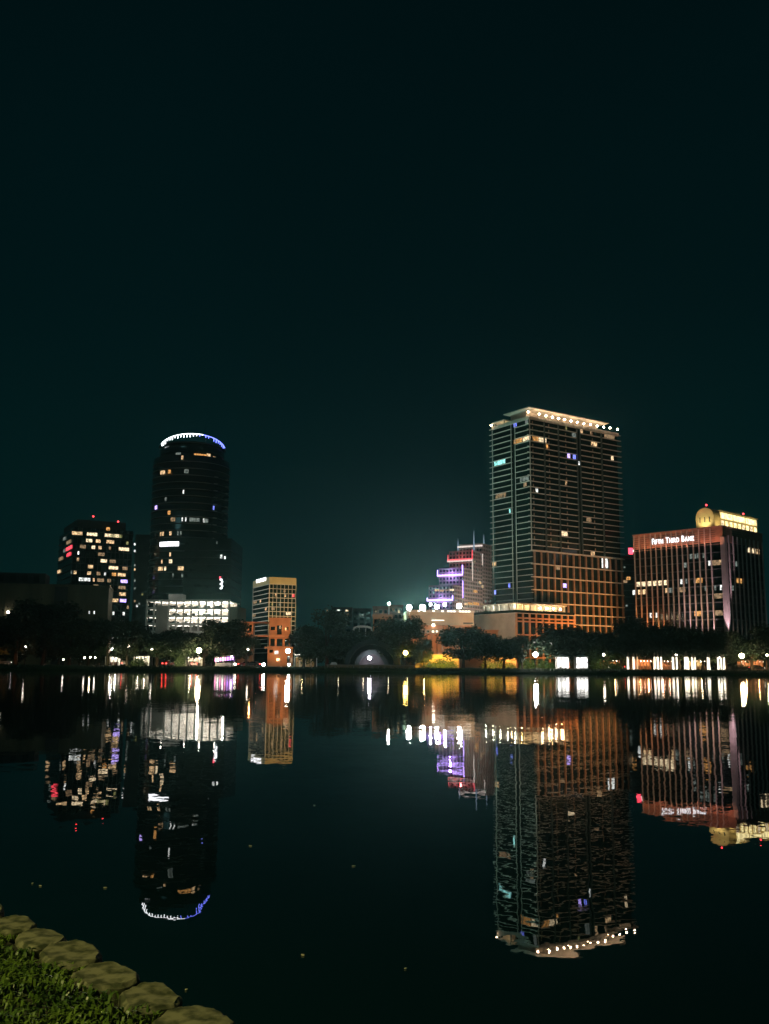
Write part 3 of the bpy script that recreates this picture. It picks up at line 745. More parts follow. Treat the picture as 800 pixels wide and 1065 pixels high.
# ------------------------------------------------------------------ 6 hotel block and the terracotta block before it
B = Bld('office_block', 'small cream topped block with a fine window grid, centre left', 'building', 280, 620, 500, 24)
xe = B.R(307.8, 620)[0]; ye = B.L(262.8, 620)[0]; h = B.R(280, 600)[1]; hp = B.R(280, 607)[1]
MB().box(.25, xe - .25, .25, ye - .25, 0, hp).build('glass_body', 'glass', B.root)
MB().box(0, xe, 0, ye, hp, h).build('parapet', 'cream', B.root)
mb = MB(); fh = (hp - B.R(280, 645)[1]) / 8
for k in range(16):
    z = hp - k * fh
    if z < 0: break
    mb.box(.05, xe - .05, .05, ye - .05, z - .32, z - .002)
mb.build('floor_bands', 'slab', B.root)
mb = MB()
for k in range(8): mb.box(k * xe / 7 - .11, k * xe / 7 + .11, -.05, .22, 0, hp - .002)
mb.box(-.06, .3, -.06, .3, 0, hp - .002); mb.box(-.05, .22, ye - .3, ye, 0, hp - .002)
mb.build('mullions', 'slab', B.root)
sx, sz = B.L(271.5, 603.5)
MB().box(-.25, -.02, B.L(266.5, 603.5)[0], B.L(276.8, 603.5)[0], sz - 1.2, sz + 1.0).build('sign_bar', 'sign_white', B.root) if False else None
ya, yb = sorted((B.L(266.8, 603.7)[0], B.L(276.8, 603.7)[0]))
mb = MB()
for k in range(9):
    q = ya + (yb - ya) * k / 9; mb.box(-.3, -.05, q, q + (yb - ya) / 9 * .78, sz - .95 + .25 * (k % 3 == 1), sz + .95 - .3 * (k % 2))
mb.build('sign_letters', 'sign_white', B.root)
def hx(X): return 250 + X / 8
def hy(Y): return 590 + Y / 8
for X, Y, w_, m_ in [(295, 248, 14, 'w_warm'), (372, 250, 14, 'w_warm'), (440, 255, 18, 'w_red'), (368, 180, 20, 'w_dim'), (265, 315, 12, 'w_lime'), (272, 350, 26, 'w_dim'), (400, 388, 40, 'w_bright'), (330, 300, 18, 'w_pale')]:
    B.win('R', hx(X), hy(Y), w_ / 8, m_, fh, hp - 20 * fh, off=.2, hfrac=.6)
for X, Y, w_, m_ in [(120, 300, 30, 'w_dim'), (167, 290, 10, 'w_warm'), (212, 350, 12, 'w_warm'), (115, 395, 25, 'w_dim')]:
    B.win('L', hx(X), hy(Y), w_ / 8, m_, fh, hp - 20 * fh, off=.2, hfrac=.6)
light('SPOT', B.world(xe * .5, -40, 4), (1, .66, .25), 120000, B.world(xe * .5, 0, h - 4), 60, .8, 1)
light('SPOT', B.world(-35, ye * .5, 8), (.85, .95, .80), 50000, B.world(0, ye * .5, h - 8), 70, .8, 1)

B = Bld('terracotta_block', 'narrow terracotta block of three storeys with dark windows and ledges', 'building', 280, 660, 330, 5)
X_ = lambda px: B.R(px, 665)[0]
Z_ = lambda py: B.R(290, py)[1]
xr = X_(301.8); h = Z_(644)
MB().box(0, xr, 0, 9, 0, h).build('wall', 'terracotta', B.root)
MB().box(-.25, xr + .25, -.3, 9.2, h, h + .5).build('cornice', 'terracotta', B.root)
MB().box(X_(261), xr - .1, -1.6, -.003, Z_(662.6), Z_(661)).build('ledge', 'terracotta', B.root)
MB().box(X_(275.5), X_(305), -1.9, -.003, Z_(674.6), Z_(672.8)).build('ledge', 'terracotta', B.root)
MB().box(X_(278.8), X_(305), -1.2, -.003, 0, Z_(675)).build('ground_storey', 'terracotta', B.root)
for x0_, x1_, y0_, y1_ in ((281.5, 285.8, 652, 655.5), (288, 293, 650.5, 660), (296.5, 300, 652, 655.5), (281.3, 286, 664.5, 672), (288, 294, 664.5, 672), (296.3, 300.5, 664.5, 672)):
    f_ = MB().box(X_(x0_), X_(x1_), -.12, -.004, Z_(y1_), Z_(y0_)).build('window', 'glass', B.root)
    MB().box(X_(x0_) - .12, X_(x1_) + .12, -.25, -.005, Z_(y1_) - .2, Z_(y1_) - .01).build('sill', 'terracotta', f_)
for x0_, x1_, y0_, y1_, m_ in ((280.8, 284.5, 676, 679, 'glass'), (286, 290, 677, 680.5, 'w_white'), (288, 293, 685, 688, 'glass'), (299, 302, 682.5, 689.5, 'glass'), (303, 304.6, 684, 688, 'w_dim'), (290.5, 292, 651, 654, 'w_warm')):
    MB().box(X_(x0_), X_(x1_), -1.32, -1.204, Z_(y1_), Z_(y0_)).build('window', m_, B.root)
light('SPOT', B.world(3, -11, 2.5), (1, .44, .15), 4600, B.world(3.5, 0, 9), 100, .8, .4)
light('SPOT', B.world(5, -9, 13), (1, .44, .15), 2600, B.world(4, 0, 13), 110, .8, .4)

B = Bld('orange_annex', 'low orange framed annex left of the terracotta block', 'building', 250, 660, 345, 3)
X_ = lambda px: B.R(px, 665)[0]
Z_ = lambda py: B.R(256, py)[1]
MB().box(X_(247), X_(263), 0, 8, 0, Z_(648)).build('wall', 'terracotta', B.root)
MB().box(X_(246.5), X_(279.5), -.6, 8.3, Z_(648) + .01, Z_(646.6)).build('roof', 'terracotta', B.root)
for x0_, m_ in ((251, 'glass'), (254.6, 'w_dim'), (259, 'glass')): MB().box(X_(x0_), X_(x0_ + 2.6), -.1, -.004, Z_(657), Z_(650)).build('window', m_, B.root)
light('POINT', B.world(X_(262), -4, Z_(655)), (1, .42, .14), 420, radius=.3)
light('POINT', B.world(X_(268), -3, Z_(664.5)), (1, .3, .22), 160, radius=.3)

t = thing('shelter', 'low lakeside shelter with a cream lit slanting roof, right of the terracotta block', 'shelter', (gx(318, 312), 312, GZ), 0)
s_ = 312 / FPX
mb = MB(); wl = 12 * s_
mb.v = [(-wl, -2, 3.9), (wl * 1.1, -2, 3.1), (wl * 1.1, 4, 3.3), (-wl, 4, 4.3), (-wl, -2, 4.2), (wl * 1.1, -2, 3.35), (wl * 1.1, 4, 3.55), (-wl, 4, 4.6)]
mb.f = [(0, 3, 2, 1), (4, 5, 6, 7), (0, 1, 5, 4), (1, 2, 6, 5), (2, 3, 7, 6), (3, 0, 4, 7)]
mb.build('roof', 'white', t)
MB().box(-wl * .95, wl * .9, 3.4, 3.8, 0, 3.2).build('rear_wall', 'cream', t)
for k in range(5):
    x = -wl * .95 + k * wl * .48; MB().box(x - .14, x + .14, -1.7, -1.42, 0, 3.2).build('post', 'white', t)
MB().box(-wl * .9, wl * .1, -2.12, -2.01, 3.65, 3.9).build('light_strip', 'tube', t)
light('POINT', (t.location.x - 1, 311.5, GZ + 2.4), (1, .66, .30), 240, radius=.2)

# ------------------------------------------------------------------ 7 distant low skyline
def fblock(name, label, x0, x1, ytop, D, m_, wins=(), th=0):
    B = Bld(name, label, 'building', x0, 640, D, th); xe = B.R(x1, 640)[0]; h = B.R(x0, ytop)[1]
    MB().box(0, xe, 0, 15, 0, h).build('wall', m_, B.root)
    MB().box(-.3, xe + .3, -.3, 15.3, h, h + .8).build('parapet', m_, B.root)
    mb = MB(); n = max(3, int(xe / 3.2))
    for r_ in range(max(1, int(h / 3.6))):
        if r_ > 3: break
        for k in range(n): MB().box((k + .2) * xe / n, (k + .8) * xe / n, -.12, -.004, h - 3 - r_ * 3.6, h - 1.2 - r_ * 3.6).build('window', 'glass', B.root)
    for px, py, wp, hp_, mm in wins: B.win('R', px, py, wp, mm, hpx=hp_, proud=.3)
    return B, xe, h
fblock('brick_block', 'distant dusky brick block under the left glare of the roof lights', 388, 404, 632, 520, 'brick', [(391, 636, 2, 2, 'w_dim'), (398, 638, 1.5, 2, 'w_dim')])
fblock('brick_block', 'distant brick block right behind the lamp pole on the tan box', 405, 419, 630.5, 540, 'brick', [(409, 634, 2.5, 2, 'w_dim'), (415, 636, 2, 3, 'w_warm')])
fblock('flat_roofed_block', 'faint flat-topped block above the large spreading tree', 345, 366, 633, 560, 'dark_wall', [(352, 634.6, 3, 1.2, 'w_white'), (361, 635, 2.6, 1.6, 'w_bright'), (362, 639, 1.4, 2, 'w_dim'), (340.5, 635, 1.5, 1.2, 'w_warm')])
fblock('flat_roofed_block', 'faint gabled-off block between the spreading tree and the brick blocks', 367, 386, 634, 600, 'dark_wall', [(376, 640, 5, 2, 'w_pale')])
B, xe, h = fblock('tan_block', 'small tan box of a building with a lamp pole on its roof', 388, 408, 641, 400, 'terracotta')
light('SPOT', B.world(4, -14, 6), (1, .55, .25), 2500, B.world(5, 0, h - 3), 90, .8, .4)
p = at(404.7, 628, 402)
t = thing('roof_lamp', 'slim white lamp pole on the roof of the tan box', 'floodlight', (p.x, 405, GZ + h + .8))
MB().tube([(0, 0, 0), (0, 0, p.z - GZ - h - 1)], .14, 8).build('pole', 'white', t); MB().ball((0, 0, p.z - GZ - h - .6), .55, 10, 6).build('globe', 'lamp_white', t, True)
t = thing('arched_canopy', 'white flat arched canopy on thin posts above the band shell', 'canopy', (gx(377, 350), 350, GZ))
s_ = 350 / FPX; hw = 10.3 * s_; zc = at(377, 651, 350).z - GZ
mb = MB()
pts = [(-hw, zc - 1.6), (-hw * .9, zc - .5), (-hw * .5, zc), (0, zc + .1), (hw * .5, zc), (hw * .9, zc - .5), (hw, zc - 1.9)]
for (xa, za), (xb, zb) in zip(pts, pts[1:]):
    i = len(mb.v); mb.v += [(xa, -1.5, za), (xb, -1.5, zb), (xb, 1.5, zb), (xa, 1.5, za), (xa, -1.5, za - .6), (xb, -1.5, zb - .6), (xb, 1.5, zb - .6), (xa, 1.5, za - .6)]
    mb.f += [(i, i + 1, i + 2, i + 3), (i + 4, i + 7, i + 6, i + 5), (i, i + 4, i + 5, i + 1), (i + 3, i + 2, i + 6, i + 7), (i, i + 3, i + 7, i + 4), (i + 1, i + 5, i + 6, i + 2)]
mb.build('canopy_roof', 'white', t)
for x in (-.85, -.35, .3, .85): MB().tube([(x * hw, 0, 0), (x * hw, 0, zc - .65)], .15, 6).build('post', 'white', t)
light('SPOT', (t.location.x, 338, GZ + zc - 4), (1, .88, .78), 500, (t.location.x, 350, GZ + zc), 90, .6, .3)
p = at(410.6, 660.6, 330)
t = thing('street_lamp', 'pinkish white lamp high between the band shell and the tall dark tree', 'street lamp', (p.x, 330, GZ), group='lamps along the far shore')
MB().lathe([(.2, 0), (.1, .5), (.07, p.z - GZ - .5)], 8).build('post', 'dark_metal', t); MB().ball((0, 0, p.z - GZ), .5, 10, 6).build('globe', 'lamp_small', t, True)

# ------------------------------------------------------------------ band shell and stage
DS = 288.0; s_ = DS / FPX
t = thing('band_shell', 'dark arched band shell with one glaring light in its middle', 'band shell', (gx(386.5, DS), DS, GZ))
def arch(mb, r0, r1, y0, y1, n=28):
    i0 = len(mb.v)
    for k in range(n + 1):
        a_ = PI * k / n; c, q = math.cos(a_), math.sin(a_)
        mb.v += [(r0 * c, y0, r0 * q), (r1 * c, y0, r1 * q), (r1 * c, y1, r1 * q), (r0 * c, y1, r0 * q)]
    for k in range(n):
        b_ = i0 + k * 4
        for j in range(4): mb.f.append((b_ + j, b_ + 4 + j, b_ + 4 + (j + 1) % 4, b_ + (j + 1) % 4))
    return mb
M['shell'] = mat('shell_plaster', (.025, .04, .038), .8, noise_amt=.3, nscale=.6)
for k, rr in enumerate((28.2, 23, 18)):
    arch(MB(), rr * s_ - 1.3, rr * s_, k * 2.2, k * 2.2 + 2.3).build('shell_arch', 'shell', t)
mb = MB(); n = 24; rr = 18 * s_
mb.v = [(rr * math.cos(PI * k / n), 6.7, rr * math.sin(PI * k / n)) for k in range(n + 1)] + [(rr * math.cos(PI * k / n), 7.0, rr * math.sin(PI * k / n)) for k in range(n + 1)]
mb.f = [tuple(range(n + 1)), tuple(reversed(range(n + 1, 2 * n + 2)))]
M['shell_back'] = mat('shell_back_plaster', (.10, .09, .095), .85, noise_amt=.45, nscale=.5)
mb.build('back_wall', 'shell_back', t)
p = at(384.4, 684.4, DS + 3)
l_ = thing('stage_lamp', 'single glaring violet-white lamp on a stand inside the band shell', 'stage lamp', (p.x, DS + 3, GZ))
MB().lathe([(.4, 0), (.4, .06), (.05, .1), (.05, p.z - GZ - .4)], 10).build('stand', 'dark_metal', l_)
MB().ball((0, 0, p.z - GZ), .5, 10, 8).build('lamp_head', 'stage', l_, True)
B = Bld('stage_wall', 'low olive stone stage front at the water below the band shell', 'wall', 340, 694, 266, 1, base=0)
xe = B.R(431, 694)[0]
MB().box(0, xe, 0, 18, -.5, GZ + .55).build('wall', 'beige', B.root); MB().box(-.15, xe + .15, -.15, 18.1, GZ + .55, GZ + .75).build('coping', 'concrete', B.root)
mb = MB()
for k in range(14): mb.box(k * xe / 14 + .3, k * xe / 14 + .6, -.14, -.003, -.4, GZ + .5)
mb.build('buttress', 'concrete', B.root)
for px in (352, 378, 404, 424): light('POINT', (gx(px, 263), 263.2, 2.6), (1, .82, .5), 16, radius=.1)  # unseen small lights added so the stage front shows

# ------------------------------------------------------------------ 8 stepped office tower with neon edges
B = Bld('stepped_tower', 'stepped pinkish tower with purple, red and white neon ledges', 'building', 471, 620, 880, 59)
ye = B.L(446, 615)[0]; xe = B.R(512.5, 620)[0]
if xe < 5 or xe > 160: xe = 75
steps = [(471, 608, 'neon_purple'), (481.3, 590, 'neon_purple'), (491.5, 572, 'neon_red'), (502, 565, 'neon_cream')]
xs_ = [B.R(s[0], 600)[0] for s in steps]; xs_[0] = 0
print('stepped', xs_, xe, ye)
zt = [B.R(s[0], s[1])[1] for s in steps]
for i, (s, x0_, z1) in enumerate(zip(steps, xs_, zt)):
    x1_ = xs_[i + 1] if i < 3 else xe
    MB().box(x0_ + .4, x1_, .4, ye - .4, 0, z1 - 1).build('glass_tier', 'glass', B.root)
    mb = MB(); pz = 3.7; pw = 3.4
    zlo = zt[i - 1] if i else 20
    # grid on the left-hand face of this tier (above the tier before it) and on its share of the right-hand face
    n = int(ye / pw)
    for k in range(n + 1): mb.box(x0_, x0_ + .39, k * ye / n - (.7 if k else 0), k * ye / n + (.7 if k < n else 0), zlo, z1)
    for z in range(int((z1 - zlo) / pz) + 1): mb.box(x0_ + .05, x0_ + .38, 0, ye, z1 - z * pz - 1.5, z1 - z * pz - .02)
    n2 = max(2, int((x1_ - x0_) / pw))
    for k in range(n2 + 1): mb.box(x0_ + k * (x1_ - x0_) / n2 - (.65 if k else 0), x0_ + k * (x1_ - x0_) / n2 + (.65 if k < n2 else 0), .02, .39, 10, z1 - .01)
    for z in range(int(z1 / pz)): mb.box(x0_ + .01, x1_ - .01, .06, .38, z1 - z * pz - 1.5, z1 - z * pz - .03)
    mb.build('stone_grid', 'stone_grid', B.root)
    MB().box(x0_ + .3, x1_ - .02, .3, ye - .3, z1 - 1, z1 - .05).build('roof', 'roofing', B.root)
# neon ledges: each runs along a left-hand face and up its near edge
def ledge(i, py, m_, up=0, over=1.5):
    x0_ = xs_[i] - .6; z = B.L(steps[i][0] - 8, py, xs_[i])[1]
    mb = MB().box(x0_ - .7, x0_ + .3, -.5, ye + over, z - .75, z + .75)
    if up: mb.box(x0_ - .5, x0_ + .3, -.6, .2, z + .75, z + up); mb.box(x0_ - .5, x0_ + .3, ye + over - .6, ye + over, z + .75, z + up * .6)
    mb.build('neon_ledge', m_, B.root); return z
ledge(0, 624, 'neon_purple', 4); ledge(1, 598, 'neon_purple', 9); z = ledge(2, 583, 'neon_cream', 0)
ledge(2, 582, 'neon_red', 9, 1.2); ledge(3, 568, 'neon_cream', 0)
for i, (py0, py1, m_) in enumerate(((608, 624, 'neon_purple'), (604, 622, 'neon_purple'), (584, 604, 'neon_cream'), (576, 588, 'neon_cream'))):
    if i == 0: continue
    za = B.R(steps[i][0], py0)[1]; zb = B.R(steps[i][0], py1)[1]
    MB().box(xs_[i] - .6, xs_[i] - .02, -.5, .1, zb, za).build('corner_light', m_, B.root)
for px, py0, py1 in ((476.5, 560, 568), (493, 552, 564), (503.4, 556, 564)):
    d_ = B.R(px, py1, 8)
    MB().tube([(d_[0], 8, zt[3] - 3), (d_[0], 8, B.R(px, py1, 8)[1]), (d_[0], 8, B.R(px, py0, 8)[1])], [.9, .7, .15], 6).build('spire', 'white' if False else 'spire_glow', B.root) if 'spire_glow' in M else None
E('spire_glow', (.5, .7, .95), .4)  # the spires get a faint bluish glow of their own
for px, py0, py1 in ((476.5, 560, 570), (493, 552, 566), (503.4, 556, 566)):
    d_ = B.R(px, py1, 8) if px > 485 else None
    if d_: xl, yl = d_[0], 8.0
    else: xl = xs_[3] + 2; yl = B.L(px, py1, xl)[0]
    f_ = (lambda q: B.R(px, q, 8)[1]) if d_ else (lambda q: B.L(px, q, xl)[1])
    MB().tube([(xl, yl, f_(py1) - 8), (xl, yl, f_(py1)), (xl, yl, f_(py0))], [.9, .8, .15], 6).build('spire', 'spire_glow', B.root)
def sx_(X): return 420 + X / 6.65
def sy_(Y): return 540 + Y / 6.65
for X, Y, w_, m_ in [(528, 437, 16, 'w_warm'), (495, 497, 30, 'w_amber'), (545, 465, 12, 'w_warm'), (430, 585, 20, 'w_warm'), (460, 583, 30, 'w_amber'), (500, 582, 40, 'w_amber'), (540, 588, 25, 'w_dim'), (490, 295, 12, 'w_dim'), (565, 565, 14, 'w_pale'), (510, 355, 10, 'w_pale')]:
    B.win('R', sx_(X), sy_(Y), w_ / 6.65, m_, hpx=2, proud=.1)
for X, Y, w_, m_, i in [(380, 490, 28, 'w_bright', 0), (230, 492, 30, 'w_warm', 0), (265, 495, 26, 'w_warm', 0), (300, 490, 24, 'w_dim', 0)]:
    B.win('L', min(470, sx_(X)), sy_(Y), w_ / 6.65, m_, hpx=2, proud=.1)
for i, (c_, pw) in enumerate((((.5, .3, 1), 5500), ((.5, .3, 1), 6500), ((1, .15, .15), 1500))):
    light('POINT', B.world(xs_[i] - 5, ye * .45, B.L(steps[i][0] - 8, (626, 600, 583)[i], xs_[i])[1] + 2), c_, pw, radius=1)
light('SPOT', B.world(20, -60, 20), (1, .70, .52), 260000, B.world(35, 0, 70), 70, .9, 2)

# ------------------------------------------------------------------ 9 garage with flaring roof lights
B = Bld('parking_garage', 'tan parking garage with an arcade and flaring white lamps on its roof', 'building', 425, 660, 400, 3)
X_ = lambda px: B.R(px, 660)[0]
Z_ = lambda py: B.R(460, py)[1]
xe = X_(493); h = Z_(637)
MB().box(0, xe, 0, 40, Z_(650), h).build('upper_wall', 'beige', B.root)
MB().box(-.3, xe, -.3, 40, h + .003, h + 1.0).build('parapet', 'concrete', B.root)
MB().box(0, xe, 1.5, 40, 0, Z_(650) - .01).build('lower_wall', 'terracotta', B.root)
MB().box(X_(432), X_(486), -2.0, 1.49, Z_(655), Z_(650.5)).build('ledge', 'terracotta', B.root)
MB().box(X_(434), X_(462), -2.4, 1.47, Z_(659), Z_(655) - .01).build('ledge', 'concrete', B.root)
for k in range(10):
    x = X_(440) + k * 2.1; MB().box(x - .45, x + .45, -1.8, 1.46, 0, Z_(659) - .01).build('arcade_column', 'terracotta', B.root)
mb = MB()
for k in range(10): mb.box(X_(434) + k * 1.9, X_(434) + k * 1.9 + 1.0, -2.5, -2.405, Z_(658.3), Z_(656))
mb.build('ledge_openings', 'glass', B.root)
mb = MB()
for px, py, w_ in ((455, 645, 13), (487, 648, 10)): mb.box(X_(px - w_ / 2), X_(px + w_ / 2), -.1, -.004, Z_(py + .8), Z_(py - .8))
mb.build('slot_window', 'dark_wall', B.root)
MB().box(X_(449), X_(462), -.4, -.11, Z_(645.6), Z_(644.8)).build('light_strip', 'tube', B.root)
MB().box(X_(444.5), X_(447), -1.95, 1.45, Z_(671), Z_(666.5)).build('window', 'w_amber', B.root)
MB().box(X_(449), X_(451.5), -2.7, -2.45, Z_(651.5), Z_(649.5)).build('wall_lamp', 'lamp_small', B.root)
mb = MB()
for k in range(22):
    x = X_(425) + k * (xe - X_(425)) / 22; mb.box(x, x + .9, -.6, -.31, h + .2, h + .75) if random.random() < .7 else None
mb.build('parapet_lights', 'tube', B.root)
light('SPOT', B.world(14, -34, 16), (1, .72, .45), 9000, B.world(14, 0, 21), 80, .9, .8)  # unseen spot added to brighten the upper wall
light('SPOT', B.world(8, -28, 5), (1, .44, .15), 20000, B.world(12, 0, 10), 90, .9, .5)
light('SPOT', B.world(20, -30, 6), (1, .44, .15), 17000, B.world(22, 0, 10), 90, .9, .5)
for px, py, r_, lb in [(425.6, 631.8, .95, 'brightest flaring roof lamp at the left end of the tan garage'), (439.6, 631.8, 1.05, 'second flaring roof lamp of the tan garage'),
                       (454.3, 631, .8, 'third roof lamp of the tan garage, before the lowest purple step'), (447.8, 628.6, .45, 'small high roof lamp between the second and third flares'),
                       (462.8, 628.8, .5, 'small high roof lamp in front of the lowest purple corner'), (477.6, 630.3, .9, 'roof lamp of the tan garage before the foot of the stepped tower')]:
    x, z = B.R(px, py, 3)
    p = B.world(x, 3, h)
    t = thing('roof_lamp', lb, 'floodlight', p, B.th, 'lamps on the roof of the tan garage')
    MB().tube([(0, 0, 0), (0, 0, z - h - .5)], .12, 6).build('pole', 'dark_metal', t)
    MB().box(-r_, r_, -.3, .3, z - h - .5, z - h + r_ - .3).build('lamp_head', 'flood', t) if False else MB().ball((0, 0, z - h), r_, 10, 8).build('lamp_head', 'flood', t, True)
    q = r_ * 1.12; mb = MB(); mb.box(-q - .1, -q, -r_ * .55, r_ * 1.3, z - h - q, z - h + q); mb.box(q, q + .1, -r_ * .55, r_ * 1.3, z - h - q, z - h + q); mb.box(-q, q, -r_ * .55, r_ * 1.3, z - h + q + .002, z - h + q + .1); mb.box(-q, q, r_ * 1.2, r_ * 1.3, z - h - q, z - h + q)
    mb.build('light_shield', 'dark_metal', t)  # shield added to keep lamp light off buildings beside and behind
B = Bld('garden_wall', 'low warm-lit garden wall between the two rounded trees and the slim upright tree', 'wall', 503, 685, 304, 2)
MB().box(0, B.R(537, 685)[0], 0, .5, 0, B.R(520, 683)[1]).build('wall', 'cream', B.root)
MB().box(-.1, B.R(537, 685)[0] + .1, -.08, .58, B.R(520, 683)[1] + .002, B.R(520, 683)[1] + .2).build('coping', 'concrete', B.root)
# low garden wall and lit planting at its foot
B = Bld('garden_wall', 'low pale garden wall right of the yellow lamp', 'wall', 432, 685, 304, 2)
MB().box(0, B.R(477, 685)[0], 0, .5, 0, B.R(440, 681)[1]).build('wall', 'cream', B.root)
MB().box(-.1, B.R(477, 685)[0] + .1, -.08, .58, B.R(440, 681)[1] + .002, B.R(440, 681)[1] + .2).build('coping', 'concrete', B.root)
light('POINT', (gx(441, 296), 295, GZ + 3), (1, .62, .22), 150, radius=.2)
for px, D, c_, pw in [(446, 298, (1, .55, .08), 500), (456, 298, (1, .55, .08), 700), (465, 298, (1, .55, .08), 700), (473, 298, (1, .55, .1), 300), (508, 298, (1, .42, .08), 700), (518, 298, (1, .45, .08), 700), (527, 298, (1, .42, .08), 600), (533, 298, (1, .42, .1), 300),
                      (550, 281, (.95, .8, .2), 260), (566, 282, (.8, .9, .2), 160), (620, 279, (.8, .8, .25), 70), (633, 280, (.9, .8, .3), 100), (140, 272, (1, .8, .5), 260), (118, 270, (.9, .9, .4), 150), (165, 272, (1, .85, .45), 200), (186, 271, (1, .85, .3), 140),
                      (196, 274, (1, .8, .5), 220), (660, 284, (1, .5, .2), 220), (672, 286, (1, .35, .12), 260), (690, 284, (1, .6, .25), 160), (712, 283, (1, .8, .4), 200), (738, 283, (1, .8, .4), 200), (785, 278, (1, .6, .2), 260), (4, 258, (1, .35, .1), 120)]:
    light('SPOT', (gx(px, D), D - 6.5, GZ + 2.3), c_, pw * 15, (gx(px, D), D, GZ + .7), 82, .8, .25)

# ------------------------------------------------------------------ 10 tall tower and its podium
B = TW = Bld('residential_tower', 'tallest tower with stacked balconies and a row of bulbs along its roof edge', 'building', 553.5, 600, 425, 34)
xe = B.R(648.5, 600)[0]; ye = B.L(513, 600)[0]; ht = B.R(553, 434)[1]
zb = B.R(553, 627)[1]
fh = (B.R(553, 440)[1] - B.R(553, 572)[1]) / 22.0
print('tower', xe, ye, ht, zb, fh)
zg = B.R(553, 572)[1]            # below: two-storey grid; above: balconies
MB().box(.75, xe - .75, .75, ye - .7, 0, ht - .8).build('glass_body', 'tower_glass', B.root)
segs = [(0, 10.2), (13, 20.5), (23.5, 34.5), (43.5, 54.5), (59.5, None)]
sc_ = xe / 66.5
sg = [(B.R(a_, 500)[0], B.R(b_, 500)[0]) for a_, b_ in ((548.5, 566.8), (568.4, 581.6), (583, 601), (605.5, 626), (628.6, 647.5))]
vb = [(B.L(532, 540)[0] + .4, ye), (0, B.L(537, 540)[0])]
ya_ = B.L(536.5, 560)[0]; yb_ = B.L(533, 560)[0]
nfl = int((ht - zb) / fh)
for k in range(nfl + 1):
    z = ht - .3 - k * fh
    mb = MB()
    # left-hand face, two bays
    mb.box(0, .85, 0.0, ya_, z - .16, z + .06); mb.box(0, .85, yb_, ye, z - .16, z + .06)
    mb.box(0.3, .85, ye + .002, ye + 2.2, z - .2, z + .06)
    if z > zg - .5:
        for i, (a_, b_) in enumerate(sg):
            mb.box(a_ + (.87 if i == 0 else 0), b_, -.1, .8, z - .16, z + .06)
    elif (nfl - k) % 2 == 0 or True:
        pass
    mb.build('floor_slab', 'slab', B.root)
# fins up the faces
mb = MB()
for px in (567.6, 582.3, 601.7, 604.8, 627.3):
    x = B.R(px, 500)[0]; mb.box(x - .16, x + .16, -.12, .74, zg + .3, ht - .9)
mb.build('party_fins', 'rimband', B.root)
mb = MB()
mb.box(.1, .45, .02, .38, zg, ht - 1); mb.box(.1, .4, ya_ - .35, ya_ - .01, zb, ht - 1); mb.box(.1, .4, yb_ + .01, yb_ + .35, zb, ht - 1); mb.box(.1, .4, ye - .35, ye - .01, zb, ht - 1)
mb.build('edge_fins', 'slab', B.root)
# short posts standing on the balcony edges
for k in range(1, 23):
    z = ht - .3 - k * fh
    if z < zg: break
    for px in (555.5, 572.5, 590, 618):
        x = B.R(px, 500)[0]; MB().box(x - .22, x + .22, .2, .5, z + .063, z + fh * .5).build('balcony_post', 'pil_dark', B.root)
# two-storey lattice on the lower right-hand face
rows = [B.R(553, py)[1] for py in (572, 586, 599.5, 613, 626.5, 637.5, 648, 659, 670, 681)]
for z in rows: MB().box(.02, xe, -.35, .73, z - .22, z + .22).build('lattice_beam', 'slab', B.root)
npil = 14
for k in range(npil + 1):
    x = 2.0 + k * (xe - 2.5) / npil; MB().box(x - .3, x + .3, -.1, .72, 0, rows[0] - .36).build('lattice_pilaster', 'pil_dark', B.root)
# roof: overhanging canopy, edge bulbs
zr = B.R(553, 428)[1]
xc0, xc1 = B.R(541, 423)[0], B.R(623, 438)[0]
MB().box(-1.2, xe - 8, -1.3, ye * .62, zr + 1.4, zr + 1.85).build('roof_canopy', 'slab', B.root)
MB().box(1.6, xe - 10, 4.0, ye * .55, ht - .5, zr + 1.28).build('roof_room', 'concrete', B.root)
MB().box(-.6, 9, ye * .64, ye * .97, ht + 2.0, ht + 2.5).build('roof_canopy', 'slab', B.root)
mb = MB()
for x, y in ((.4, ye * .67), (.4, ye * .93), (8, ye * .67), (8, ye * .93)): mb.box(x - .2, x + .2, y - .2, y + .2, ht - .2, ht + 1.99)
mb.build('canopy_posts', 'concrete', B.root)
MB().box(0.02, xe, 0.02, ye, ht - .75, ht - .12).build('roof_deck', 'slab', B.root)
MB().box(0, xe, -.05, .25, ht - .11, ht + .7).build('roof_parapet', 'slab', B.root)
MB().box(0, .25, .26, ye, ht - .11, ht + .7).build('roof_parapet', 'slab', B.root)
for X, Y in [(248, 67), (305, 78), (340, 87), (373, 94), (405, 101), (437, 107), (470, 114), (503, 121), (537, 128), (572, 133), (606, 140), (640, 146), (673, 150), (712, 157)]:
    x, z = B.R(500 + X / 5, 415 + Y / 5, -.5)
    q = MB().ball((x, -.5, z), .42, 8, 6).build('roof_bulb', 'bulb', B.root, True)
    MB().box(x - .06, x + .06, -.5, .1, z - .5, z - .38).build('bulb_bracket', 'dark_metal', q)
x, z = B.L(511, 442.3, -.5)
MB().ball((-.5, x, z), .42, 8, 6).build('roof_bulb', 'bulb', B.root, True)
for f_ in (.1, .3, .5, .7, .9): light('POINT', B.world(xe * f_, .6, ht + 1.0), (1, .58, .28), 380, radius=.2)
light('POINT', B.world(3, ye * .8, ht + .7), (1, .68, .34), 320, radius=.2)
def tw(X, Y, w_, m_, f='R', y0=415, fl=1, hf=.72): B.win(f, 500 + X / 5, y0 + Y / 5, w_ / 5, m_, fh, ht - .3 - 60 * fh, floors=fl, off=.73, hfrac=hf, proud=.05)
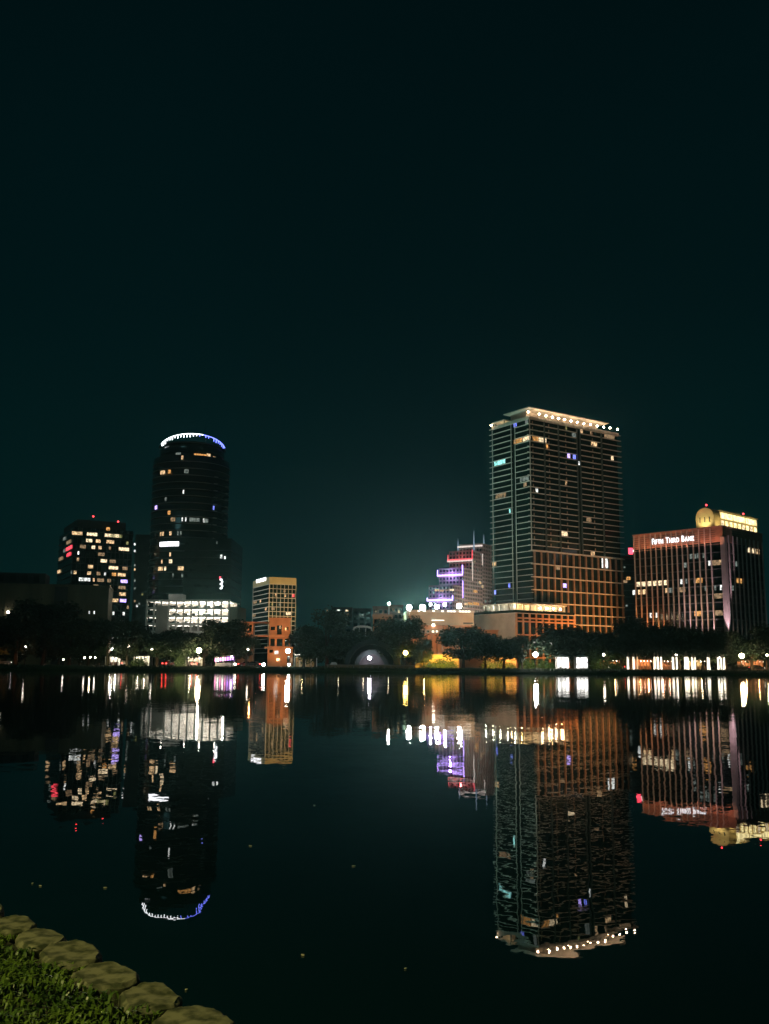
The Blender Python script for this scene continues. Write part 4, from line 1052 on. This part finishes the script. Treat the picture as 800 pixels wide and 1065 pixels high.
for a_ in [(285, 218, 30, 'w_amber'), (322, 222, 40, 'w_bright'), (345, 234, 10, 'w_amber'), (445, 145, 8, 'w_lime'), (525, 170, 12, 'w_warm'), (575, 180, 10, 'w_dim'), (670, 190, 52, 'w_dim'), (590, 238, 30, 'w_warm'),
           (458, 285, 14, 'w_purple'), (487, 296, 14, 'w_blue'), (513, 338, 8, 'w_white'), (685, 318, 12, 'w_bright'), (292, 460, 12, 'w_white'), (445, 440, 10, 'w_warm'), (485, 190, 20, 'w_pale')]: tw(*a_)
for a_ in [(437, 188, 30, 'w_bright'), (563, 97, 25, 'w_dim'), (583, 265, 20, 'w_warm'), (380, 325, 8, 'w_pale'), (405, 362, 30, 'w_dim'), (440, 457, 22, 'w_purple')]: tw(*a_, y0=520)
tw(646, 338, 32, 'w_white', y0=520, fl=2); tw(584, 285, 14, 'w_dim', y0=520)
for a_ in [(195, 234, 44, 'w_amber', 'L'), (240, 222, 40, 'w_bright', 'L'), (180, 135, 16, 'w_blue', 'L'), (240, 122, 16, 'w_pale', 'L'), (100, 350, 58, 'w_teal', 'L'), (228, 430, 46, 'w_pale', 'L'), (232, 463, 16, 'w_dim', 'L'), (105, 515, 54, 'w_dim', 'L')]: tw(*a_)
for a_ in [(152, 50, 8, 'w_teal', 'L'), (72, 350, 20, 'w_warm', 'L'), (150, 460, 10, 'w_blue', 'L'), (75, 478, 10, 'w_blue', 'L')]: tw(*a_, y0=520)
# added spots: orange for street sodium lamps right, green-tinted for garage roof lamps left
for f_, pw in ((.15, 78000), (.5, 92000), (.85, 78000)):
    light('SPOT', B.world(xe * f_, -42, 6), (1, .42, .12), pw, B.world(xe * f_, 0, 16), 85, .9, 1.5)
    light('SPOT', B.world(xe * f_, -60, 10), (1, .66, .38), pw * .46, B.world(xe * f_, 0, 85), 70, .9, 1.5)
light('SPOT', B.world(-50, 6, 25), (.55, 1, .78), 130000, B.world(0, ye * .5, 75), 85, .9, 1.5)
light('SPOT', B.world(-60, 30, 12), (.55, 1, .78), 85000, B.world(0, ye * .5, 100), 60, .9, 1.5)

PD = Bld('podium', 'podium with a blank pale wall, a lit terrace and an orange window grid', 'building', 536.5, 650, 404, 34)
P_ = PD; zt_ = P_.R(536.5, 637)[1]; xp = P_.R(598, 640)[0]; yp = P_.L(492, 645)[0]
print('podium', xp, yp, zt_)
MB().box(.4, xp, .4, yp, 0, zt_ - .3).build('glass_body', 'glass', P_.root)
MB().box(0, xp + .2, 0, yp, zt_ - .29, zt_).build('terrace_floor', 'slab', P_.root)
MB().box(0, .39, .6, yp, 0, zt_ - .3).build('blank_wall', 'concrete', P_.root)
mb = MB()
for py in (642.5, 646, 660, 672, 684):
    z = P_.R(536.5, py)[1]; mb.box(.02, xp, -.3, .36, z - .3, z + .3)
mb.build('grid_beams', 'terracotta', P_.root)
mb = MB()
for k in range(10):
    x = .5 + k * (xp - 1) / 9; mb.box(x - .35, x + .35, -.2, .37, 0, zt_ - .31)
mb.build('grid_columns', 'terracotta', P_.root)
mb = MB(); mb.box(0.1, xp - .1, .1, .16, zt_ + .002, zt_ + 1.1); mb.box(.1, .16, .18, yp - .1, zt_ + .002, zt_ + 1.1); mb.build('terrace_railing', 'glass', P_.root)
mb = MB()
for k in range(9): x = 1 + k * (xp - 2) / 8; MB().box(x - .3, x + .3, 5, 5.6, zt_ + .003, zt_ + 4.0).build('terrace_column', 'slab', P_.root)
for k in range(7): y = 6.5 + k * (yp - 8) / 6; MB().box(5, 5.6, y - .3, y + .3, zt_ + .003, zt_ + 4.0).build('terrace_column', 'slab', P_.root)
MB().box(4.6, xp, 4.6, yp, zt_ + 4.01, zt_ + 4.5).build('terrace_roof', 'slab', P_.root)
mb = MB(); mb.box(7.5, xp, 7.5, 7.8, zt_ + .01, zt_ + 4.0); mb.box(7.5, 7.8, 7.81, yp, zt_ + .01, zt_ + 4.0); mb.build('terrace_rear_wall', 'slab', P_.root)
for X in (310, 345, 380, 415):
    x, z = P_.R(500 + X / 5, 634.5, 3.0)
    q = MB().ball((x, 3, zt_ + 2.6), .42, 8, 6).build('terrace_lamp', 'bulb', P_.root, True); MB().tube([(x, 3, zt_ + .003), (x, 3, zt_ + 2.2)], .06, 6).build('lamp_stem', 'dark_metal', q)
for k in range(6):
    light('POINT', P_.world(2 + k * (xp - 3) / 5.5, 5.8, zt_ + 3.0), (1, .62, .24), 480, radius=.2)
for k in range(5):
    light('POINT', P_.world(4.2, 6 + k * (yp - 7) / 4.5, zt_ + 3.0), (.95, .93, .72), 260, radius=.2)
mb = MB()
for k in range(12): y = 1.5 + k * (yp - 3) / 12; mb.box(.6, 1.4, y, y + 1.2, zt_ + .01, zt_ + random.uniform(.6, 1.6))
mb.build('planters', 'shrub', P_.root)
light('SPOT', at(503, 652, 383), (1, .66, .40), 17000, P_.world(0, yp * .4, 17), 120, .9, 1)
light('SPOT', P_.world(12, -26, 5), (1, .36, .11), 16000, P_.world(10, 0, 12), 95, .9, 1)
light('SPOT', P_.world(32, -24, 5), (1, .36, .11), 12000, P_.world(34, 0, 14), 95, .9, 1)

# orange lower roofs before the blank wall
B = Bld('low_roofed_block', 'low orange-lit roofs beneath the blank podium wall', 'building', 482, 665, 370, 4)
X_ = lambda px: B.R(px, 665)[0]
Z_ = lambda py: B.R(500, py)[1]
MB().box(0, X_(518), 0, 10, 0, Z_(656)).build('wall', 'terracotta', B.root)
MB().box(-.5, X_(500), -.6, 10.4, Z_(656) + .01, Z_(652)).build('roof', 'terracotta', B.root)
MB().box(X_(500) + .01, X_(518) + .4, -.5, 10.4, Z_(656) + .01, Z_(655)).build('roof', 'terracotta', B.root)
for k in range(5): MB().box(1.5 + k * 2.4, 3.0 + k * 2.4, -.1, -.004, Z_(664), Z_(659)).build('window', 'glass', B.root)
light('SPOT', B.world(6, -16, 10), (1, .40, .12), 3200, B.world(7, 0, 13), 100, .9, .5)

# ------------------------------------------------------------------ 11 dark sliver behind
B = Bld('slab_block', 'dark sliver of a slab with a red sign, between tower and office block', 'building', 648, 620, 520, 8)
xe = B.R(661, 620)[0]; h = B.R(650, 578)[1]
MB().box(0, xe, 0, 20, 0, h).build('wall', 'dark_wall', B.root)
mb = MB()
for k in range(int(h / 3.5)): mb.box(-.2, xe + .2, -.3, 20.2, k * 3.5 + 3, k * 3.5 + 3.5)
mb.build('floor_bands', 'rimband', B.root)
for px, py, w_, hh, m_ in ((653.6, 601.5, 4, 3, 'w_amber'), (650.4, 604.8, 4, 2.6, 'w_dim'), (652, 630, 2, 2, 'w_pale'), (649.5, 590, 1.6, 1.6, 'w_pale')): B.win('R', px, py, w_, m_, hpx=hh, proud=.35)
x, z = B.R(656, 573.5)
s1 = MB().box(x - 1.4, x + 1.0, -.9, -.31, z - 1.6, z + 1.8).build('roof_sign', 'red_sign', B.root); MB().box(x + 1.05, x + 1.9, -.85, -.32, z - .4, z + .7).build('sign_letters', 'sign_white', s1)
MB().box(x - .15, x + .15, -.7, .3, h - 1, z - 1.61).build('sign_post', 'dark_metal', s1)

# ------------------------------------------------------------------ 12 office block with floodlit pilasters and lettering
B = Bld('office_block', 'wide office block with floodlit pilasters, a lettered frieze and a golden penthouse', 'building', 755.5, 620, 410, 43)
xe = B.R(797.5, 620)[0]; ye = B.L(659.5, 620)[0]; h = B.L(753, 547.5)[1]; hf = B.L(753, 563)[1]
print('bank', xe, ye, h, hf)
MB().box(.6, xe - .6, .6, ye - .6, 0, hf).build('glass_body', 'glass', B.root)
MB().box(.3, xe - .3, .3, ye - .3, hf + .002, h).build('frieze', 'louvre', B.root)
MB().box(0.05, xe - .05, .05, ye - .05, h + .002, h + .6).build('cornice', 'louvre', B.root)
mb = MB(); fb = 3.6
for k in range(int(hf / fb)): mb.box(.35, xe - .35, .35, ye - .35, k * fb + 3.0, k * fb + 3.5)
mb.build('floor_bands', 'dark_wall', B.root)
pp = [B.L(640 + X / 5, 575)[0] for X in (100, 127, 155, 185, 212, 240, 267, 294, 321, 349, 377, 407, 437, 467, 498)]
for i, y in enumerate(pp): MB().box(-.25, .34, y - .21, y + .21, 0, h - .02).build('pilaster', 'pilaster', B.root)
MB().box(-.9, 1.1, -.9, 1.1, 0, hf + 2).build('corner_pier', 'pilaster', B.root)
for k in range(9):
    x = 4.6 + k * (xe - 5) / 8.3; MB().box(x - .2, x + .2, -.25, .34, 0, hf + 3).build('pilaster', 'pilaster', B.root)
mb = MB()
for k in range(6): z = hf + .5 + k * (h - hf - .8) / 6; mb.box(.18, .298, 4, ye - 1, z, z + .18); mb.box(8, 16, .18, .298, z, z + .18)
mb.build('louvre_slats', 'dark_wall', B.root)
# lettering, small capitals with larger initials
def lettering(words, size, ztxt, y_from, y_to):
    pieces = []
    fc = []
    total = 0.0
    for wd in words:
        for j, ch in enumerate(wd):
            cu = bpy.data.curves.new('t', 'FONT'); cu.body = ch; cu.size = size * (1.0 if j == 0 else .78); cu.extrude = .06; cu.offset = .035
            ob = bpy.data.objects.new('t', cu); COL.objects.link(ob); fc.append((ob, j)); 
        fc.append((None, 0))
    bpy.context.view_layer.update()
    vs, fs, cur = [], [], 0.0
    dg = bpy.context.evaluated_depsgraph_get()
    for ob, j in fc:
        if ob is None: cur += size * .42; continue
        me = bpy.data.meshes.new_from_object(ob.evaluated_get(dg)); i0 = len(vs)
        xs2 = [v.co.x for v in me.vertices]; mn, mx = min(xs2), max(xs2)
        for v in me.vertices: vs.append((v.co.x - mn + cur, v.co.y, v.co.z))
        for p2 in me.polygons: fs.append(tuple(i0 + q for q in p2.vertices))
        cur += mx - mn + size * .13
        bpy.data.objects.remove(ob, do_unlink=True); bpy.data.meshes.remove(me)
    L_ = cur; k = (y_to - y_from) / L_
    me = bpy.data.meshes.new('sign_lettering')
    # reading direction runs from the far left end of the face towards the near corner
    me.from_pydata([(-.34 - v[2], y_to - v[0] * k, ztxt + v[1]) for v in vs], [], fs); me.materials.append(M['sign_white'])
    o = bpy.data.objects.new('sign_lettering', me); COL.objects.link(o); o.parent = B.root
    return o
y_a, zA = B.L(725.6, 559.0); y_b, zB = B.L(678.8, 563)
cap = 2.7
lettering(['FIFTH', 'THIRD', 'BANK'], cap * 1.38, (zA + zB) / 2 - cap * .5, y_a, y_b)
def bk(X, Y, w_, m_, f='L', hh=None): B.win(f, 640 + X / 5, 510 + Y / 5, w_ / 5, m_, fb, .4, off=.34, hfrac=.6, proud=.05)
for X, Y, w_ in ((125, 491, 26), (153, 488, 24), (182, 486, 26), (210, 484, 24), (237, 482, 24), (262, 480, 16)): bk(X, Y, w_, 'w_bright')
for a_ in [(130, 540, 20, 'w_warm'), (152, 535, 16, 'w_warm'), (98, 543, 14, 'w_white'), (540, 545, 50, 'w_dim'), (435, 462, 38, 'w_amber'), (430, 637, 36, 'w_amber'), (525, 360, 50, 'w_dim'), (550, 362, 20, 'w_warm'), (540, 632, 40, 'w_dim'),
           (185, 645, 10, 'w_white'), (215, 645, 8, 'w_white'), (288, 520, 30, 'w_pale'), (265, 520, 10, 'w_warm'), (345, 518, 40, 'w_dim'), (415, 330, 12, 'w_pale'), (430, 350, 8, 'w_pale'), (460, 340, 10, 'w_pale'), (490, 360, 12, 'w_white'), (440, 385, 10, 'w_pale'),
           (470, 500, 10, 'w_pale'), (550, 498, 10, 'w_white'), (520, 500, 10, 'w_pale'), (395, 340, 14, 'w_pale'), (365, 400, 14, 'w_pale'), (345, 490, 10, 'w_white'), (415, 465, 14, 'w_pale'), (370, 470, 8, 'w_pale')]: bk(*a_)
for a_ in [(700, 330, 14, 'w_bright'), (722, 332, 16, 'w_bright'), (744, 336, 14, 'w_warm'), (645, 457, 26, 'w_amber'), (628, 370, 10, 'w_pale'), (595, 628, 10, 'w_pale'), (610, 500, 10, 'w_pale')]: bk(*a_, f='R')
# floodlights at the foot of the pilasters
for i, y in enumerate(pp):
    t_ = i / 14
    # i = 0 is the far left end
    c_ = (1, .17 + .1 * t_, .08 + .12 * t_) if t_ < .5 else (1, .64, .72)
    pw = (700, 300, 1700, 2000, 900, 2000, 350, 1200, 1500, 3600, 11000, 4200, 3600, 2400, 11000)[i]
    light('SPOT', B.world(-2.6, y, 9), c_, pw * (9.0 if t_ < .5 else 4.6), B.world(.4, y, 36), 24, .7, .3)
light('SPOT', B.world(-3.5, -3.5, 8), (1, .66, .78), 90000, B.world(0, 0, 32), 24, .6, .4)
for k, pw in enumerate((3000, 1800, 900, 800, 700, 600, 500, 500, 3500)):
    x = 4.6 + k * (xe - 5) / 8.3; light('SPOT', B.world(x, -2.6, 9), (1, .7, .62), pw * 1.5, B.world(x, .4, 30), 26, .6, .3)
for k in range(9): light('SPOT', B.world(-4.2, ye * (k + .5) / 9, hf - 2.2), (1, .31, .13) if k > 3 else (1, .36, .2), 1500, B.world(0, ye * (k + .5) / 9, hf + 3.2), 105, .8, .2)
# golden penthouse: barrel-roofed end and long body
y1_ = B.L(724, 545, 3.0)[0]; zp = h + .602
za = B.L(738, 527.5, 3.0)[1]; zbx = B.L(738, 533, 3.0)[1]
y0_ = B.L(742.6, 540, 3.0)[0]
bw = y1_ - y0_; cyy = (y0_ + y1_) / 2
mb = MB(); n = 14
xl = B.R(788, 540, y0_)[0]
print('pent', y0_, y1_, za - zp, xl)
prof = [(y0_, zp)] + [(cyy - bw / 2 * math.cos(PI * k / n), zp + (za - zp) * .55 + (za - zp) * .45 * math.sin(PI * k / n)) for k in range(n + 1)] + [(y1_, zp)]
i0 = 0; m_ = len(prof)
mb.v = [(3.0, p_[0], p_[1]) for p_ in prof] + [(9.0, p_[0], p_[1]) for p_ in prof]
mb.f = [tuple(range(m_)), tuple(reversed(range(m_, 2 * m_)))] + [(k, m_ + k, m_ + (k + 1) % m_, (k + 1) % m_) for k in range(m_)]
mb.build('penthouse_gable', 'gold', B.root)
hbx = zp + (za - zp) * .86
MB().box(9.02, max(xl, 25), y0_ + .4, y1_ - .4, zp, hbx).build('penthouse', 'gold', B.root)
MB().box(8.8, max(xl, 25) + .5, y0_ - .1, y1_ + .1, hbx + .002, hbx + .5).build('penthouse_roof', 'gold', B.root)
xl = max(xl, 25); zh = hbx - zp
for k in range(3):
    xa = 9.6 + k * (xl - 9.6) / 3
    MB().box(xa + .4, xa + (xl - 9.6) / 3 - .5, y0_ + .25, y0_ + .39, zp + zh * .62, zp + zh * .95).build('window', 'w_gold', B.root)
    for j in range(3):
        xb = xa + .6 + j * (xl - 9.6) / 9; MB().box(xb, xb + (xl - 9.6) / 9 * .6, y0_ + .27, y0_ + .38, zp + zh * .12, zp + zh * .5).build('window', 'w_gold' if (k + j) % 3 else 'w_bright', B.root)
for j in range(3): MB().box(2.86, 2.99, cyy - bw * (.26 - j * .26) - .22, cyy - bw * (.26 - j * .26) + .22, zp + zh * .34, zp + zh * .62).build('gable_vent', 'dark_wall', B.root)
light('SPOT', B.world(-1.0, cyy, zp + .3), (1, .76, .34), 2800, B.world(3, cyy, zp + zh * .6), 120, .8, .3)
light('SPOT', B.world(6, y0_ - 3.5, zp + .4), (1, .74, .30), 1200, B.world(6, y0_, zp + zh * .6), 120, .8, .3)
for f_ in (.1, .3, .5, .7, .9): light('SPOT', B.world(9 + (xl - 9) * f_, y0_ - 3, zp + .2), (1, .74, .30), 1300, B.world(9 + (xl - 9) * f_, y0_, zp + zh * .6), 120, .8, .3)
for px, py, yy in ((733.5, 525.2, cyy), (777.6, 532.2, cyy)):
    if px < 740: xq, yq, zq = 5.0, cyy, za + 1.0
    else: xq, yq, zq = xl - 5, cyy, hbx + 2.2
    MB().tube([(xq, yq, hbx), (xq, yq, zq)], .12, 6).build('beacon_mast', 'dark_metal', B.root); MB().ball((xq, yq, zq + .5), .42, 8, 6).build('beacon', 'beacon', B.root, True)

# ------------------------------------------------------------------ kiosks, stall, wrapped trunks, cars
for px, lb in ((586, 'glowing white kiosk, the left one of the two under the widest tree'), (605.5, 'glowing white kiosk, the right one of the two under the widest tree')):
    D = 273; s_ = D / FPX; hw = 6.2 * s_
    t = thing('kiosk', lb, 'kiosk', (gx(px, D), D, GZ), 0, 'white kiosks by the water')
    MB().box(-hw, hw, 0, 3, 0, 3.35).build('body', 'white', t)
    mb = MB(); i = 0
    mb.v = [(-hw - .3, -.5, 3.36), (hw + .3, -.5, 3.36), (hw + .3, 3.4, 3.36), (-hw - .3, 3.4, 3.36), (0, 1.4, 4.1)]; mb.f = [(0, 3, 2, 1), (0, 1, 4), (1, 2, 4), (2, 3, 4), (3, 0, 4)]
    mb.build('roof', 'white', t)
    for k in range(3):
        a_ = -hw + .15 + k * (2 * hw - .2) / 3; MB().box(a_, a_ + (2 * hw - .2) / 3 - .14, -.08, -.005, .25, 3.2).build('glowing_panel', 'kiosk_wall', t)
def pavilion(px, wpx, D, label, m_, h=2.9, n=4, pw=160, lc=(1, .62, .28)):
    s_ = D / FPX; hw = wpx * s_ / 2
    t = thing('pavilion', label, 'pavilion', (gx(px, D), D, GZ))
    mb = MB(); mb.v = [(-hw - .5, -.7, h), (hw + .5, -.7, h), (hw + .5, 3.7, h), (-hw - .5, 3.7, h), (-hw * .6, 1.5, h + .9), (hw * .6, 1.5, h + .9)]
    mb.f = [(0, 3, 2, 1), (0, 1, 5, 4), (1, 2, 5), (2, 3, 4, 5), (3, 0, 4)]; mb.build('roof', 'roofing', t)
    MB().box(-hw, hw, 3, 3.2, 0, h - .01).build('rear_wall', m_, t)
    for k in range(n + 1):
        x = -hw + 2 * hw * k / n; MB().box(x - .12, x + .12, -.3, -.06, 0, h - .01).build('post', m_, t)
    MB().box(-hw + .2, hw - .2, 1.2, 1.9, 0, 1.0).build('counter', 'brick', t)
    for k in range(n):
        x = -hw + 2 * hw * (k + .5) / n; q = MB().ball((x, 1.0, h - .5), .14, 8, 6).build('hanging_lamp', 'lamp_small', t, True)
        MB().box(x - .02, x + .02, .98, 1.02, h - .37, h - .01).build('cord', 'dark_metal', q)
    for k in (-.5, .5): light('POINT', (t.location.x + hw * k, D + 1.2, GZ + h - .7), lc, pw, radius=.15)
for a_ in [(201, 15, 296, 'small open pavilion lit pale inside, behind the brightest warm globe lamp', 'white', 2.9, 4, 200, (1, .8, .52)),
           (146, 13, 292, 'small open pavilion lit pale inside, at the left foot of the white garage', 'white', 2.9, 4, 220, (1, .85, .66)),
           (116, 12, 290, 'small open pavilion lit whitish inside, below the cluster of white lamps', 'white', 2.7, 3, 160, (1, .9, .75)),
           (671, 17, 298, 'low orange-lit pavilion behind the first glowing trunks', 'terracotta', 3.0, 5, 260, (1, .45, .16)),
           (784, 26, 290, 'long orange-lit pavilion behind the warm haloed lamp', 'terracotta', 3.0, 7, 300, (1, .50, .18)),
           (637, 14, 296, 'low amber-lit pavilion below the right foot of the tall tower', 'terracotta', 3.0, 4, 200, (1, .55, .2)),
           (726, 20, 298, 'low cream-lit pavilion behind the thin wrapped trunks', 'cream', 3.0, 5, 200, (1, .7, .4)),
           (694, 14, 300, 'low rosy-lit pavilion between the glowing trio and the next pair', 'terracotta', 3.0, 4, 180, (1, .42, .22))]: pavilion(*a_)
t = thing('market_stall', 'small stall glowing pink, white and purple under the trees', 'stall', (gx(234, 280), 280, GZ))
for x in (-2.6, 2.6):
    for y in (-.8, .8): MB().box(x - .06, x + .06, y - .06, y + .06, 0, 2.6).build('post', 'white', t)
mb = MB(); mb.v = [(-3, -1.4, 2.5), (3, -1.4, 3.1), (3, 1.2, 3.4), (-3, 1.2, 2.8), (-3, -1.4, 2.58), (3, -1.4, 3.18), (3, 1.2, 3.48), (-3, 1.2, 2.88)]
mb.f = [(0, 3, 2, 1), (4, 5, 6, 7), (0, 1, 5, 4), (1, 2, 6, 5), (2, 3, 7, 6), (3, 0, 4, 7)]; mb.build('awning', 'white', t)
MB().box(-2.6, 2.6, -1, -.6, 0, 1).build('counter', 'white', t)
for k in range(8):
    x = -2.5 + k * .7; MB().box(x - .2, x + .2, -1.3, -1.1, 1.3 + .08 * k, 2.3 + .08 * k).build('coloured_lamp', ('pink', 'kiosk', 'pink', 'kiosk', 'pink', 'purple', 'purple', 'purple')[k], t)
# wrapped trunks
def wrapped(px, wpx, D, label, m_='trunk_glow', ph=1.0):
    s_ = D / FPX; h = 3.5 * ph; r = max(.2, wpx * s_ / 2)
    t = thing('wrapped_tree', label, 'tree', (gx(px, D), D, GZ), random.uniform(0, 6), 'trunks wrapped in added glowing coils')
    MB().tube([(0, 0, 0), (.06, 0, h * .5), (-.05, .05, h), (0, .1, h + 2.5)], [r * .9, r * .75, r * .72, r * .4], 10).build('trunk', 'pale_bark', t, True)
    pts = []; turns = int(h / .16)
    for k in range(turns * 8 + 1):
        z = .08 + (h - .1) * k / (turns * 8); a_ = k * 2 * PI / 8; rr = r * (.92 - .16 * min(1, z / h * 2))
        pts.append((rr * math.cos(a_) + .05 * math.sin(z), rr * math.sin(a_), z))
    MB().tube(pts, .055, 5).build('glow_coil', m_, t)  # glowing coil added to stand in for uplight on the bark
    c = bpy.data.objects.new('crown', random.choice(CROWNS)); COL.objects.link(c); c.parent = t; c.location = (0, 0, h + .6); c.scale = (6, 6, 6.5)
for a_ in [(653.4, 2.4, 272, 'wrapped trunk, first from the left of the glowing row'), (659.4, 2.2, 273, 'wrapped trunk, second from the left of the glowing row'), (663, 1.6, 275, 'dim orange wrapped trunk beside the second glowing one', 'trunk_glow_dim'),
           (681, 2.2, 272, 'wrapped trunk, left one of the tight trio'), (684.4, 2.6, 274, 'wrapped trunk, middle one of the tight trio'), (688, 1.7, 272, 'wrapped trunk, right one of the tight trio'),
           (700.3, 2.4, 273, 'wrapped trunk, left one of the pair after the trio'), (704, 1.8, 274, 'wrapped trunk, right one of the pair after the trio'), (714.2, 5.4, 272, 'thickest wrapped trunk of the glowing row'),
           (720.4, 2.2, 273, 'wrapped trunk just right of the thickest one'), (723, 1.6, 275, 'thin wrapped trunk second right of the thickest one'), (737.2, 3.4, 272, 'lone stout wrapped trunk in the right part of the row'),
           (747.2, 2.2, 273, 'wrapped trunk, left one of the last trio'), (750.4, 1.5, 274, 'wrapped trunk, middle one of the last trio'), (753.2, 2.2, 273, 'wrapped trunk, last of the glowing row')]:
    wrapped(*a_)
def car(px, D, rz, m_, label):
    t = thing('parked_car', label, 'car', (gx(px, D), D, GZ + .02), rz, 'cars parked behind the far shore')
    prof = [(-2.2, .35), (-2.25, .75), (-1.95, .92), (-1.3, .98), (-.75, 1.42), (.6, 1.45), (1.25, .98), (2.05, .85), (2.25, .6), (2.2, .32)]
    mb = MB(); n = len(prof)
    mb.v = [(x, -.85 if z < 1.1 else -.66, z) for x, z in prof] + [(x, .85 if z < 1.1 else .66, z) for x, z in prof]
    mb.f = [tuple(reversed(range(n))), tuple(range(n, 2 * n))] + [(k, (k + 1) % n, n + (k + 1) % n, n + k) for k in range(n)]
    mb.build('body', m_, t)
    for sd in (-1, 1):
        mb = MB(); q = [(-1.15, 1.02), (-.7, 1.36), (.55, 1.38), (1.05, 1.02)]
        mb.v = [(x, sd * (.86 - .19 * max(0, (z - .98) / .45)), z) for x, z in q] + [(x, sd * (.80 - .19 * max(0, (z - .98) / .45)), z) for x, z in q]
        mb.f = [(0, 1, 2, 3), (7, 6, 5, 4)]; mb.build('window', 'glass', t)
        MB().box(2.2, 2.27, sd * .65 - .18, sd * .65 + .18, .55, .75).build('headlight', 'head', t)
        MB().box(-2.28, -2.2, sd * .65 - .2, sd * .65 + .2, .6, .85).build('tail_light', 'tail', t)
        for x in (-1.4, 1.4):
            wl = MB().lathe([(.2, -.1), (.33, -.1), (.33, .1), (.2, .1)], 14).build('wheel', 'tyre', t); wl.location = (x, sd * .8, .33); wl.rotation_euler = (PI / 2, 0, 0)
            MB().lathe([(.05, -.105), (.2, -.105), (.2, .105), (.05, .105)], 12).build('rim', 'rim', wl)
for a_ in [(256, 283, .3, 'car_red', 'red car with glowing tail lights left of the terracotta block'), (264, 282, 2.8, 'car_dark', 'dark car with lit lamps beside the terracotta block'),
           (175.5, 284, 1.2, 'car_red', 'red car with red tail lights under the white garage'), (2, 258, 1.0, 'car_dark', 'dark car with orange-red lights at the far left edge'),
           (200, 284, 2.0, 'car_white', 'white car near the warm lamp under the garage'), (347, 292, -1.4, 'car_white', 'white car with headlights on, left of the band shell'),
           (641.5, 290, 3.4, 'car_dark', 'dark car among the shrubs below the tower'), (129, 284, 1.8, 'car_white', 'white car below the cluster of white lamps'), (787, 284, .4, 'car_dark', 'dark car behind the warm lamp at the right')]:
    car(*a_)

# ------------------------------------------------------------------ thin haze added to give the lamps a glow and lift the blacks
hz = bpy.data.materials.new('glow_haze'); hz.use_nodes = True; hn = hz.node_tree; hn.nodes.clear()
ho = hn.nodes.new('ShaderNodeOutputMaterial'); hv = hn.nodes.new('ShaderNodeVolumePrincipled')
hv.inputs['Color'].default_value = (.42, .95, .88, 1); hv.inputs['Density'].default_value = .00014; hv.inputs['Anisotropy'].default_value = .84
hn.links.new(hv.outputs[0], ho.inputs['Volume'])
ho_ = MB().box(-2750, 2750, -75, 2560, -2, 185).build('haze', hz)
tag(ho_, 'thin haze added over lake and town for lamp glow', 'haze', kind='stuff')

# ------------------------------------------------------------------ render settings
S.render.engine = 'CYCLES'
S.view_settings.view_transform = 'Standard'; S.view_settings.look = 'None'; S.view_settings.exposure = 0; S.view_settings.gamma = 1
S.cycles.use_denoising = True
S.cycles.use_light_tree = True
S.cycles.volume_bounces = 0; S.cycles.max_bounces = 5; S.cycles.diffuse_bounces = 2; S.cycles.glossy_bounces = 3; S.cycles.transmission_bounces = 2
S.cycles.sample_clamp_indirect = 12; S.cycles.sample_clamp_direct = 0
S.cycles.caustics_reflective = False; S.cycles.caustics_refractive = False
S.cycles.filter_width = 1.5
